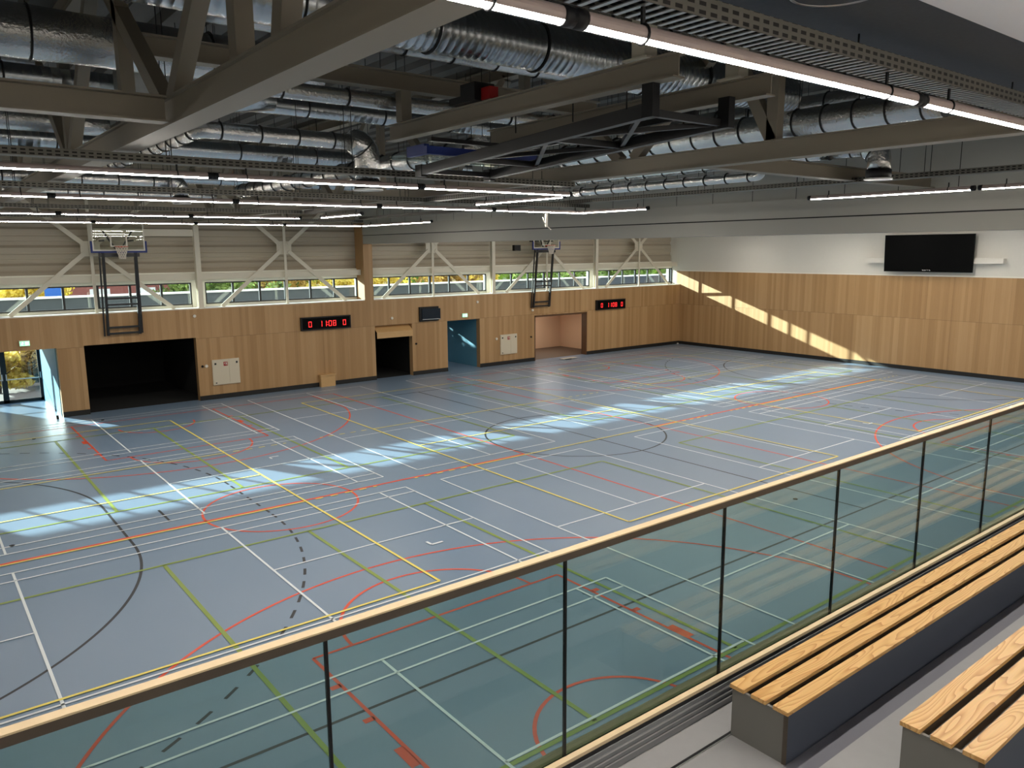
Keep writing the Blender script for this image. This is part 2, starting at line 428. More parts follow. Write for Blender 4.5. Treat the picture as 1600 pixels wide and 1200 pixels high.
# volleyball (yellow)
B = MB(); z = .012; w = .055
for x0, x1 in ((-19, -10), (-4.95, 3.88), (8.87, 17.87)):
    for x in (x0, x1): strip(B, x, -7.15, x, 10.9, w, z)
    for y in (-7.15, -1.13, 1.87, 4.87, 10.9): strip(B, x0, y, x1, y, w, z)
    for y in (-1.13, 4.87):
        for q, xx in ((-1, x0), (1, x1)): dashes(B, xx + q * .25, y, xx + q * 1.95, y, w, z, .2, .2)
B.build('volleyball_lines', 'ln_yellow', fl)
B = MB(); z = .0125
for x, y, q in ((-9.0, -5.51, 1), (-9.0, 3.48, -1), (8.82, -5.55, 1)):
    strip(B, x - .14, y, x + .14, y, .06, z); strip(B, x - .14, y, x - .14, y + q * .2, .06, z)
B.build('corner_marks', 'ln_white', fl)
B = MB()
for x, y in ((-16.02, .02), (-14.3, 10.8), (-.62, -8.59), (-11.9, 12.6)):
    B.tube([(x, y, .0), (x, y, .013)], .055, 14, smooth=False)
B.build('floor_sockets', 'black', fl)

# ------------------------------------------------------------------ window wall: veneered lower wall with openings
OPEN = [(-15.6, -12.93, 2.6), (-12.03, -7.96, 2.62), (.2, 2.22, 2.56), (4.27, 6.28, 2.55), (9.97, 13.92, 2.5)]
W = MB(); x = XL
for a, b, h in OPEN:
    W.box(x, a, YW, YW + .3, 0, ZS - .04); W.box(a, b, YW, YW + .3, h, ZS - .04); x = b
W.box(x, XE + .02, YW, YW + .3, 0, ZS - .04)
struct(W.build('wall_window', 'wood_x'))
struct(MB().box(-.26, .2, YW, YW + .8, ZS - .04, 7.3).build('wall_pier', 'wood_x'))   # veneered pier between two window bands
Bs = MB(); x = XL
for a, b, h in OPEN:
    Bs.box(x, a - .0, YW - .014, YW, 0, .195); x = b
Bs.box(x, XE, YW - .014, YW, 0, .195)
struct(Bs.build('baseboard_window', 'black_base'))
S = MB(); x = XL
S.box(XL, -.27, YW - .005, YW + .8, ZS - .04, ZS); S.box(.21, XE, YW - .005, YW + .8, ZS - .04, ZS)
struct(S.build('trim_1', 'sill'))
# piers between the window bands, lintel, and everything behind the frames
P = MB(); edges = [XL] + [v for b in BAYS for v in b] + [XE + .3]
for i in range(0, len(edges), 2):
    if edges[i + 1] - edges[i] > .02: P.box(edges[i], edges[i + 1], YW + .72, YW + 1.0, ZS - .1, 4.82)
P.box(XL, XE + .3, YW + .72, YW + 1.0, 4.82, 5.25)
P.box(XL, XE + .3, YW + .8, YW + 1.0, 3.4, 3.92)
struct(P.build('wall_window_surround', 'sill'))
# ribbed liner cladding above
Cm = MB()
z0 = 5.2; prof = []
while z0 < HC + .3:
    for dy, dz in ((0, 0), (0, .15), (.012, .17), (.012, .20), (0, .215), (0, .40), (.06, .49), (.06, .625), (0, .645)):
        prof.append((YW + .86 + dy, z0 + dz))
    z0 += .66
Pp = [(XL, y, zz) for y, zz in prof if zz < HC + .26]
Pp = [(XL, YW + 1.2, 5.2)] + Pp + [(XL, YW + 1.2, Pp[-1][2])]
Cm.prism([(x_, y_, z_) for x_, y_, z_ in Pp], (XE - XL + .3, 0, 0))
struct(Cm.build('wall_cladding', 'cladding'))

# windows
for i, (a, b) in enumerate(BAYS):
    root = bpy.data.objects.new('window_%d' % (i + 1), None); COL.objects.link(root); root.location = ((a + b) / 2, YW + .8, 3.9); struct(root)
    F = MB(); y0, y1 = YW + .74, YW + .82; zb, zt = 3.92, 4.82
    F.box(a, b, y0, y1, zb, zb + .05); F.box(a, b, y0, y1, zt - .05, zt)
    mid = (a + b) / 2
    for k in range(7):
        xx = a + (b - a) * k / 6; ww = .085 if k not in (0, 3, 6) else .11
        F.box(max(a, xx - ww / 2), min(b, xx + ww / 2), y0, y1, zb + .05, zt - .05)
    F.build('window_frame', 'grey_frame', root)
    G = MB()
    for k in range(6):
        xa, xb = a + (b - a) * k / 6 + .03, a + (b - a) * (k + 1) / 6 - .03
        G.box(xa, xb, YW + .775, YW + .783, zb + .05, zt - .05)
    G.build('window_pane', 'pane', root)

# girts, columns and cross braces
tag(MB().box(XL, -.27, YW + .28, YW + .42, 4.95, 5.2).build('girt', 'cream'), 'cream horizontal steel rail over the windows left of the wooden column', 'beam', 'rails over the windows')
tag(MB().box(.21, XE, YW + .28, YW + .42, 4.95, 5.2).build('girt', 'cream'), 'cream horizontal steel rail over the windows right of the wooden column', 'beam', 'rails over the windows')
def column(x, label):
    r = thing('steel_column', label, 'column', (x, YW + .16, ZS), 'steel columns on the window sill')
    MB().box(x - .1, x + .1, YW + .06, YW + .085, ZS, 7.3).build('front_flange', 'cream', r)
    MB().box(x - .008, x + .008, YW + .085, YW + .235, ZS, 7.3).box(x - .1, x + .1, YW + .235, YW + .26, ZS, 7.3).build('web', 'cream', r)
    MB().box(x - .13, x + .13, YW + .03, YW + .28, ZS, ZS + .02).build('base_plate', 'cream', r)
    return r
column(-7.62, 'cream steel column right of the near wall-mounted basketball goal')
column(7.28, 'cream steel column left of the far wall-mounted basketball goal')
column(14.75, 'cream steel column nearest the end wall, right of the far basketball goal')
BR = [(-11.45, 'cream steel cross brace behind the near wall-mounted basketball goal'), (-3.93, 'cream steel cross brace just left of the wooden column'),
      (3.6, 'cream steel cross brace just right of the wooden column'), (11.0, 'cream steel cross brace behind the far basketball goal'), (18.4, 'cream steel cross brace nearest the end wall')]
root0 = None
for x, lab in BR:
    if root0 is None:
        r = root0 = thing('cross_brace', lab, 'brace', (x, YW + .3, ZS), 'cross braces in front of the windows')
        y = YW + .2
        MB().box(x - .055, x + .055, y - .06, y - .045, ZS, 8.9).box(x - .006, x + .006, y - .045, y + .02, ZS, 8.9).build('post', 'cream', r)
        g = MB().prism([(x - .33, y + .02, 6.03), (x - .24, y + .02, 5.93), (x + .24, y + .02, 5.93), (x + .33, y + .02, 6.03), (x + .33, y + .02, 6.39), (x + .24, y + .02, 6.49), (x - .24, y + .02, 6.49), (x - .33, y + .02, 6.39)], (0, .015, 0)).build('gusset_plate', 'cream', r)
        for sx in (-1, 1):
            for sz in (-1, 1):
                for d in (0, .1): MB().tube([(x + sx * (.2 + d), y + .002, 6.21 + sz * (.17 + d * .8)), (x + sx * (.2 + d), y + .022, 6.21 + sz * (.17 + d * .8))], .022, 8, smooth=False).build('bolt', 'dark_steel', g)
        for sx in (-1, 1):
            for ze in (ZS, 8.6): MB().bar((x + sx * .18, y, 6.21 + (.14 if ze > 7 else -.14)), (x + sx * 2.82, y, ze), .03, .16, (0, 0, 1)).build('brace', 'cream', r)
    else: dup(root0, (x, YW + .3, ZS), lab)
tag(MB().box(-11.3, -7.72, YW + .1, YW + .26, 6.68, 6.95).build('goal_support_beam', 'cream'), 'cream level beam between the near basketball goal and the steel column', 'beam')

# ------------------------------------------------------------------ end wall, other walls, roof
E1 = MB().box(XE - .05, XE + .2, YN, YW + .3, 0, 4.66)
struct(E1.build('wall_end', 'wood_y'))
struct(MB().box(XE, XE + .2, YN, YW + 1.2, 4.66, HC).box(XE, XE + .2, YW, YW + 1.2, 3.7, 4.66).build('wall_end_upper', 'white_wall'))
struct(MB().box(XE - .065, XE + .001, YN, YW, 4.64, 4.70).build('trim_2', 'sill'))
struct(MB().box(XE - .064, XE - .05, YN, YW - .014, 0, .195).build('baseboard_end', 'black_base'))
struct(MB().box(XL - .2, XL, YN - 7, YW + 1.2, 0, HC).build('wall_left', 'white_wall'))
struct(MB().box(XL, XE, YN - .15, YN, 0, 3.28).build('wall_tribune', 'grey_wall'))
struct(MB().box(XL - .2, XE + .2, -22.2, -22, 0, HC).build('wall_back', 'white_wall'))
struct(MB().box(XE, XE + .2, -22, YN, 0, HC).build('wall_end_tribune', 'white_wall'))
R = MB(); pr = []; x = XL - .2
while x < XE + .2:
    for dx, dz in ((0, 0), (.30, 0), (.36, .13), (.54, .13)): pr.append((x + dx, -22.2, HC + dz))
    x += .60
pr = [(XL - .2, -22.2, HC + .3)] + pr + [(pr[-1][0] + .06, -22.2, HC + .3)]
R.prism(list(reversed(pr)), (0, YW + 1.2 + 22.2, 0))
struct(R.build('ceiling', 'ceil'))
# soffit over the tribune
struct(MB().box(XL, XE, -16.68, -15.75, 7.36, 7.42).box(XL, XE, -15.80, -15.75, 7.42, HC).build('ceiling_tribune', 'soffit'))
struct(MB().box(XL, XE, -22, -16.68, 7.30, 7.42).build('ceiling_gallery', 'soffit_w'))
# panel wall over the divider
PW = MB().box(-.16, .16, YN + .3, YW + .86, 7.2, HC)
pw = struct(PW.build('wall_partition', 'grey_wall'))
sm = MB(); y = -15.2
while y < 14: sm.box(-.163, -.158, y - .008, y + .008, 7.2, HC); y += 1.22
sm.build('panel_seams', 'grey_seam', pw)

# ------------------------------------------------------------------ hall divider folded up in its casing
r = thing('folding_divider', 'long grey hall divider folded up in its casing beside the wooden column', 'room divider', (0, 0, 6.36))
MB().box(-.26, .24, YN + .3, YW - .01, 6.37, 6.735).build('lower_casing', 'partition', r)
MB().box(-.20, .18, YN + .3, YW - .01, 6.735, 6.765).build('shadow_gap', 'black', r)
MB().box(-.27, .25, YN + .3, YW - .01, 6.765, 7.2).build('upper_casing', 'partition', r)

# ------------------------------------------------------------------ annex rooms behind the openings, roof parapet
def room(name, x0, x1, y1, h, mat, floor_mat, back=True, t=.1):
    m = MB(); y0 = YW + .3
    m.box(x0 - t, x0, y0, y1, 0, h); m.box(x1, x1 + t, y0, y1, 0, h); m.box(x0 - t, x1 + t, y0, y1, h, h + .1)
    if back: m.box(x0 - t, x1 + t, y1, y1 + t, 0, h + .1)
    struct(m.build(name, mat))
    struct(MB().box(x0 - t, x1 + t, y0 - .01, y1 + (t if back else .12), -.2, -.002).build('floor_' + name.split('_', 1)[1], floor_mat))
room('wall_exit_corridor', -15.6, -12.95, 18.7, 2.62, 'blue_wall', 'floor', back=False)
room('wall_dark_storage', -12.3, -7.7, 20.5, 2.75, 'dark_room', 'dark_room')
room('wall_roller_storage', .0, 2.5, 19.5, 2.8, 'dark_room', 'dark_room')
room('wall_blue_corridor', 4.15, 6.30, 18.7, 2.6, 'blue_wall', 'floor', back=False)
room('wall_open_storage', 9.6, 15.5, 18.2, 2.8, 'storage_wall', 'brown_floor')
# jambs of the openings
J = MB(); J.box(9.97, 10.03, YW - .01, YW + .32, 0, 2.5).box(13.86, 13.92, YW - .01, YW + .32, 0, 2.5).box(9.97, 13.92, YW - .01, YW + .32, 2.4, 2.5)
struct(J.build('trim_3', 'oak_dark'))
# swung-open wooden doors of the lit storage
d = MB().bar((10.06, YW + .35, 1.18), (10.62, 15.35, 1.18), .05, 2.36).build('door_1', 'oak_dark'); struct(d)
MB().box(10.60, 10.66, 15.18, 15.24, 1.0, 1.15).build('handle', 'alu', d)
d = MB().bar((13.88, YW + .37, 1.18), (14.85, 15.42, 1.18), .05, 2.36).build('door_2', 'oak_dark'); struct(d)
# tilting door, half open
d = MB().quad_box([(.24, YW - .14, 1.97), (2.18, YW - .14, 1.97), (2.18, YW - .10, 1.97), (.24, YW - .10, 1.97), (.24, YW - .14, 2.22), (2.18, YW - .14, 2.22), (2.18, YW - .10, 2.22), (.24, YW - .10, 2.22)]).build('door_3', 'ply'); struct(d)
MB().quad_box([(.24, YW - .14, 2.223), (2.18, YW - .14, 2.223), (2.18, YW + .28, 2.50), (.24, YW + .28, 2.50), (.24, YW - .14, 2.26), (2.18, YW - .14, 2.26), (2.18, YW + .28, 2.54), (.24, YW + .28, 2.54)]).build('tilted_panel', 'ply', d)
# glazed exit doors
def exit_door(n, x0, x1, y):
    root = bpy.data.objects.new('door_%d' % n, None); COL.objects.link(root); root.location = ((x0 + x1) / 2, y, 0); struct(root)
    F = MB(); xm = (x0 + x1) / 2; t = .1; h = 2.5
    F.box(x0, x0 + t, y, y + .08, 0, h); F.box(x1 - t, x1, y, y + .08, 0, h); F.box(xm - .1, xm + .1, y, y + .08, 0, h)
    F.box(x0, x1, y, y + .08, h, h + .12); F.box(x0, x1, y, y + .08, 0, .12)
    F.build('door_frame', 'grey_frame', root)
    MB().box(x0 + t, xm - .1, y + .035, y + .043, .12, h).box(xm + .1, x1 - t, y + .035, y + .043, .12, h).build('glass_pane', 'pane', root)
    for xx in (xm - .07, xm + .07, x1 - .05): MB().box(xx - .02, xx + .02, y - .05, y - .0, .95, 1.2).build('handle', 'alu', root)
    MB().box(x0 + t, xm - .1, y - .03, y, .95, .99).box(xm + .1, x1 - t, y - .03, y, .95, .99).build('push_bar', 'alu', root)
exit_door(4, -15.6, -12.95, 18.7)
exit_door(5, 4.15, 6.30, 18.7)
# annex roof
struct(MB().box(XL, XE + 6, YW + 1.0, 20.0, 3.2, 3.4).build('ceiling_annex', 'parapet'))
struct(MB().box(XL - 6, XE + 10, 19.8, 20.0, 3.4, 4.14).build('wall_parapet', 'parapet'))
struct(MB().box(XL - 6, XE + 10, 19.74, 20.06, 4.14, 4.22).build('trim_4', 'cap'))
struct(MB().box(-80, 90, YW + .32, 110, -.5, -.21).build('floor_outdoors', 'ground'))

# planting beyond the annex
def tree(x, y, zc, rx, rz, mat, label, n=1500):
    r = thing('tree', label, 'tree', (x, y, -.21), 'trees behind the annex')
    f = MB()
    cl = [(random.uniform(-.6, .6) * rx, random.uniform(-.6, .6) * rx * .6, random.uniform(-.7, .7) * rz, random.uniform(.35, .55)) for _ in range(12)]
    for _ in range(n):
        c = random.choice(cl); u = random.uniform(-1, 1); a = random.uniform(0, 2 * PI); q = math.sqrt(1 - u * u); k = c[3] * random.uniform(.6, 1)
        p = Vector((x + c[0] + q * math.cos(a) * k * rx, y + c[1] + q * math.sin(a) * k * rx * .7, max(.1, zc + c[2] + u * k * rz)))
        d1 = Vector((random.gauss(0, 1), random.gauss(0, 1), random.gauss(0, 1))).normalized(); d2 = d1.orthogonal().normalized()
        s = random.uniform(.09, .21)
        f.poly([p - d1 * s, p + d2 * s * .6, p + d1 * s, p - d2 * s * .6])
    f.build('foliage', mat, r)
    t = MB().tube([(x, y, -.21), (x + .1, y, zc * .5), (x, y + .1, zc + .4 * rz)], [.14, .1, .04], 8)
    for k in range(5):
        a = random.uniform(0, 2 * PI); t.tube([(x + .05, y, zc * .55), (x + math.cos(a) * rx * .7, y + math.sin(a) * rx * .5, zc + random.uniform(0, .6) * rz)], [.05, .015], 6)
    t.build('trunk', 'bark', r)
TR = [(-14.6, 31.5, 'leaf_g', 'green tree furthest left behind the annex, seen through the left window'), (-12.4, 25.6, 'leaf_y', 'yellow autumn tree just right of the blue corridor behind the glazed exit doors'),
      (-4.6, 28, 'leaf_g', 'green tree left of the round yellow ones, seen above the parapet'), (-1.4, 26, 'leaf_g', 'dark green tree behind the window left of the wooden column'),
      (.9, 28, 'leaf_o', 'russet tree behind the wooden column'), (4.8, 26, 'leaf_y', 'yellow tree just right of the wooden column'), (8.3, 27, 'leaf_y', 'yellow tree above the monitor on the wall'),
      (12.0, 26, 'leaf_o', 'russet tree above the blue doorway'), (16.0, 28, 'leaf_y', 'yellow tree left of the far basketball goal'), (21.0, 27, 'leaf_g', 'green tree behind the far basketball goal'),
      (26.0, 28, 'leaf_g', 'green tree right of the far basketball goal'), (31.5, 29, 'leaf_g', 'green tree furthest right outside the windows')]
for x, y, zc, rx, rz, mt, lab in ((-17.2, 23.4, .75, 1.5, .95, 'leaf_g', 'low green shrub on the left outside the glazed exit doors'), (-14.2, 23.2, .7, 1.4, .95, 'leaf_y', 'low yellow shrub outside the glazed exit doors'),
        (-12.0, 23.8, .8, 1.3, .9, 'leaf_o', 'low russet shrub on the right outside the glazed exit doors'), (2.4, 22.9, 1.9, 2.1, 2.0, 'leaf_g', 'green shrub added to break up the sun in the blue doorway')):  # the shrub by the blue doorway is added to dapple its sunlight
    tree(x, y, zc, rx, rz, mt, lab, 1700 if rx > 2 else 2000)
for x, y, mt, lab in TR: tree(x, y, 3.1, 2.7, 2.5, mt, lab, 4200)
# things outside
hd = MB()
for _ in range(7000):
    p = Vector((random.uniform(-2.5, 62), 33 + random.uniform(-.7, .7), random.uniform(-.1, 4.9))); d1 = Vector((random.gauss(0, 1), random.gauss(0, 1), random.gauss(0, 1))).normalized(); d2 = d1.orthogonal().normalized(); q = random.uniform(.16, .34)
    hd.poly([p - d1 * q, p + d2 * q * .6, p + d1 * q, p - d2 * q * .6])
hd.box(-2.5, 62, 32.9, 33.1, -.2, 4.6)
tag(hd.build('hedge', 'leaf_g', loc=(15, 33, -.2)), 'long tall green hedge behind the trees outside the windows', 'hedge')
r = thing('banner', 'blue and white banner panel outside the left window', 'banner', (-11.7, 22.4, 3.3))
MB().box(-12.05, -11.3, 22.37, 22.43, 4.05, 4.55).build('blue_field', 'banner_blue', r); MB().box(-12.5, -11.2, 22.37, 22.43, 3.3, 4.05).build('white_field', 'cap', r)
MB().box(-12.4, -12.34, 22.38, 22.42, -.2, 3.3).build('post', 'galv', r); MB().box(-11.36, -11.3, 22.38, 22.42, -.2, 3.3).build('post', 'galv', r)
r = thing('brick_house', 'red brick house outside behind the near basketball goal', 'house', (-8.2, 36, -.21))
MB().box(-11.6, -3.0, 34, 40, -.21, 5.2).build('walls', 'brick', r)
MB().prism([(-12, 33.6, 5.2), (-12, 40.4, 5.2), (-12, 37, 7.6)], (9.4, 0, 0)).build('roof', 'parapet', r)
for xx in (-10.6, -8.2, -5.6): MB().box(xx, xx + 1.1, 33.96, 34.0, 2.6, 3.9).build('window', 'cap', r)

# ------------------------------------------------------------------ trusses and secondary steel
def truss(x, label, nodes):
    r = thing('roof_truss', label, 'truss', (x, 0, 7.25), 'roof trusses')
    MB().box(x - .13, x + .13, YN + .3, YW + .3, 7.25, 7.27).box(x - .13, x + .13, YN + .3, YW + .3, 7.49, 7.51).box(x - .09, x + .09, YN + .3, YW + .3, 7.27, 7.49).build('bottom_chord', 'truss', r)
    MB().ibeam((x, YN + .3, 9.42), (x, YW + .3, 9.42), .24, .24).build('top_chord', 'truss', r)
    for kind, y0, y1 in nodes:
        MB().bar((x, y0, 7.5), (x, y1, 9.32), .17, .15, (1, 0, 0)).build('vertical' if kind == 'v' else 'diagonal', 'truss', r)
    return r
N1 = []
for yn in (-10.35, -4.9, .6, 6.0, 11.4):
    N1 += [('d', yn + .15, yn + 2.5), ('d', yn - .15, yn - 2.3), ('v', yn + 1.75 if yn < -9 else yn, yn + 1.75 if yn < -9 else yn)]
N1 += [('v', -12.35, -12.35), ('d', -13.2, -13.75)]
truss(-15.0, 'near cream roof truss with its pale underside running across the top left', N1)
N2 = []
for yn in (-14.9, -9.45, -4.0, 1.6, 7.0, 12.0):
    N2 += [('d', yn + .15, yn + 2.2), ('d', yn - .15, yn - 2.2)] if yn > -14 else [('d', yn + .15, yn + 2.0)]
    N2 += [('v', yn - 2.75, yn - 2.75)] if yn > -14 else []
N2 += [('d', -12.2, -11.2)]
truss(-7.6, 'far cream roof truss passing under the long silver ducts before the divider', N2)
def xbeam(x0, x1, y, z, label, w=.2, h=.24, name='crossbeam'):
    return tag(MB().ibeam((x0, y, z), (x1, y, z), w, h, .018).build(name, 'truss'), label, 'beam', 'crossbeams between the trusses')
xbeam(-22.9, -15.14, -10.6, 7.39, 'low steel crossbeam at the upper left ending on the near truss')
xbeam(-14.9, -7.7, -8.8, 8.37, 'steel crossbeam between the two trusses that carries the far post of the folded goal')
xbeam(-14.9, -7.7, -13.25, 8.85, 'steel crossbeam over the near posts of the folded goal, below the dark spiral duct')
xbeam(-7.46, -.2, -11.0, 7.37, 'low steel crossbeam from the far truss to the grey panel wall by the air outlet')

# ------------------------------------------------------------------ ducts
def duct(label, pts, r, kind, straps=1.2, group='ventilation ducts under the roof', extra=None, ridge=.12):
    pts = [Vector(p) for p in pts]
    root = thing('ventilation_duct', label, 'duct', tuple(pts[0]), group)
    # smooth path with filleted corners
    path = [pts[0]]
    for i in range(1, len(pts) - 1):
        a, b, c = pts[i - 1], pts[i], pts[i + 1]; d1 = (a - b).normalized(); d2 = (c - b).normalized()
        k = min(1.6 * r, (a - b).length * .48, (c - b).length * .48)
        for t in range(7):
            s = t / 6; path.append((b + d1 * k) * (1 - s) ** 2 + b * 2 * s * (1 - s) + (b + d2 * k) * s * s)
    path.append(pts[-1])
    m = MB(); P = []; Rr = []
    for i in range(len(path) - 1):
        a, b = path[i], path[i + 1]; L = (b - a).length
        if kind == 'spiral':
            n = max(1, int(L / ridge))
            for k in range(n):
                for t, q in ((0, 1.0), (.84, 1.0), (.90, 1.008), (.95, 1.008)):
                    P.append(a + (b - a) * ((k + t) / n)); Rr.append(r * q)
        else:
            n = max(1, int(L / .35))
            for k in range(n):
                P.append(a + (b - a) * (k / n)); Rr.append(r * random.uniform(.975, 1.02))
    P.append(path[-1]); Rr.append(r)
    m.tube(P, Rr, 28); m.build('duct_body', kind, root)
    for i in range(len(pts) - 1):
        a, b = pts[i], pts[i + 1]; L = (b - a).length; n = int(L / straps)
        for k in range(n):
            q = a + (b - a) * ((k + .5) / n)
            s = MB().ring(q, b - a, r * 1.035, .014, 24, 5); s.build('strap', 'strap', root)
            if abs((b - a).normalized().z) < .5 and k % 2 == 0:
                MB().tube([q + Vector((0, 0, r)), Vector((q.x, q.y, HC))], .006, 5).build('hanger_rod', 'strap', root)
    return root
duct('large crinkled foil duct at the top left corner left of the near truss', [(-22.5, -7.67, 8.6), (-12.2, -7.67, 8.6)], .30, 'foil', 1.0)
duct('spiral duct under the large foil duct at the upper left, running on past the truss', [(-22.5, -5.5, 8.5), (-4.8, -5.5, 8.5)], .165, 'spiral', 1.4)
duct('foil duct below the low crossbeam at the left edge', [(-22.5, -3.16, 8.25), (-14.1, -3.16, 8.25)], .185, 'foil', 1.1)
duct('foil duct running beside the near truss and bending into a spiral duct', [(-13.45, 5.0, 7.9), (-13.45, -6.1, 7.9), (-10.95, -6.1, 7.9)], .13, 'foil', .55)
duct('long spiral duct just below the middle of the roof, behind the round air outlet', [(-22.5, -1.2, 8.2), (-5.0, -1.2, 8.2)], .17, 'spiral', 1.6)
duct('small white foil duct under the crossbeam, left of the black winch', [(-13.6, -8.55, 8.13), (-8.0, -8.55, 8.13)], .11, 'foil', .9)
duct('huge dark spiral duct crossing behind the folded basketball goal', [(-22.5, -10.79, 8.56), (-5.2, -10.79, 8.56)], .285, 'spiral', 1.5, ridge=.1)
duct('dark foil duct directly under the huge spiral duct', [(-14.4, -9.4, 8.72), (-6.2, -9.4, 8.72)], .145, 'foil', .7)
duct('thin bright foil duct just below the nearest light line', [(-14.6, -13.0, 8.2), (-2.0, -13.0, 8.2)], .11, 'foil', .8)
duct('bright foil duct to the right of the folded goal', [(-4.42, -14.5, 8.5), (-4.42, -6.2, 8.5)], .175, 'foil', .75)
duct('wide silver duct curving below the bright foil duct right of the folded goal', [(-5.7, -13.6, 8.02), (-5.7, -5.6, 8.02), (-2.2, -5.6, 8.02)], .21, 'foil', .5)
duct('pair of stacked foil ducts with a hairpin bend, above the divider', [(-4.3, -3.4, 7.66), (-4.3, -9.75, 7.66), (-4.3, -9.75, 7.40), (-4.3, -4.6, 7.40)], .095, 'foil', .5)
duct('small foil duct ending in an air outlet near the grey panel wall', [(-4.3, -10.1, 7.66), (-4.3, -11.72, 7.66)], .095, 'foil', .4)
duct('silver duct passing behind the round air outlet in the middle', [(-9.95, -8.6, 7.62), (-9.95, 2.2, 7.62)], .165, 'foil', .55)
duct('foil duct with a dark elbow low at the left above the third light line', [(-15.8, .05, 7.60), (-12.28, .05, 7.60)], .125, 'foil', .6)
duct('second spiral duct at the upper left behind the first', [(-22.5, -4.3, 8.95), (-15.3, -4.3, 8.95)], .15, 'spiral', 1.6)
duct('far foil duct under the roof close to the cladding', [(-22.0, 7.2, 7.8), (-9.0, 7.2, 7.8)], .16, 'foil', .9)
duct('far spiral duct under the roof close to the window wall', [(-12.0, 4.4, 8.1), (-3.0, 4.4, 8.1)], .17, 'spiral', 1.3)
def outlet(x, y, z, r, label, d, up):
    t = thing('air_outlet', label, 'air outlet', (x, y, z), 'round air outlets')
    MB().tube([(x, y, z + .02), (x, y, z + .16)], r, 24).build('collar', 'grey_frame', t)
    MB().tube([(x, y, z), (x, y, z + .02)], r * 1.12, 24, smooth=False).build('flange', 'galv', t)
    D = Vector(d); c = Vector((x, y, z + up)); P = [(x, y, z + .16)]
    k = r * 1.1
    for i in range(9):
        q = i / 8; P.append(tuple((c - Vector((0, 0, k))) * (1 - q) ** 2 + c * 2 * q * (1 - q) + (c + D * k) * q * q))
    P.append(tuple(c + D * k * 1.3))
    e = MB().tube(P, [r * random.uniform(.88, .95) for _ in P[:-1]] + [r * .7], 24).build('foil_elbow', 'foil', t)
    MB().ring(c + D * k * .3 - Vector((0, 0, k * .35)), D + Vector((0, 0, 1)), r * .97, .01, 24, 5).build('strap', 'strap', e)
outlet(-10.62, -6.1, 7.10, .235, 'round air outlet with a foil elbow above the second light line', (-1, 0, 0), .80)
outlet(-4.3, -12.0, 7.16, .20, 'round air outlet with a crinkled elbow near the grey panel wall', (0, 1, 0), .52)
outlet(-12.05, .05, 7.13, .18, 'round air outlet above the third light line at the left', (-1, 0, 0), .47)
tr_ = thing('duct_transition', 'square sheet metal box with a cone joining the spiral duct behind the near truss', 'duct', (-13.6, -6.4, 8.2))
MB().box(-14.6, -13.4, -6.75, -6.15, 8.15, 8.6).build('box', 'galv', tr_)
MB().tube([(-13.4, -6.45, 8.38), (-12.4, -6.45, 8.38)], [.3, .16], 20).build('cone', 'spiral', tr_)

# ------------------------------------------------------------------ lamps and cable trays
ZL = 7.0
def lamp(label, cx, cy, L, axis):
    root = thing('strip_lamp', label, 'lamp', (cx, cy, ZL), 'LED strip lamps')
    A = Vector((1, 0, 0)) if axis == 'x' else Vector((0, 1, 0)); S_ = Vector((0, 1, 0)) if axis == 'x' else Vector((1, 0, 0))
    c = Vector((cx, cy, ZL)); R0 = .038; a = c - A * (L / 2 - .03); b = c + A * (L / 2 - .03)
    m = MB(); n0 = 0
    def shell(a0, a1, rad, mb, n=10):
        pa = []; pb = []
        for k in range(n + 1):
            t = a0 + (a1 - a0) * k / n; o = S_ * math.cos(t) * rad + Vector((0, 0, 1)) * math.sin(t) * rad
            pa.append(a + o); pb.append(b + o)
        for k in range(n): mb.poly([pa[k], pa[k + 1], pb[k + 1], pb[k]], True)
        return pa, pb
    pa, pb = shell(math.radians(-40), math.radians(220), R0, m, 14); m.poly(list(pa)); m.poly(list(reversed(pb)))
    m.build('housing', 'tube', root)
    d = MB(); shell(math.radians(220), math.radians(320), R0 * .99, d, 8); d.build('diffuser', 'led', root)
    for e, sgn in ((a, 1), (b, -1)):
        MB().tube([e - A * .03 * sgn, e + A * .035 * sgn], .043, 14).build('end_cap', 'black', root)
    for t in (-.36, .36):
        q = c + A * L * t
        cb = MB().ring(q, A, .042, .007, 16, 5); cb.bar(q + Vector((0, 0, .04)), q + Vector((0, 0, .115)), .012, .02); cb.build('hanging_clip', 'black', root)
    return root
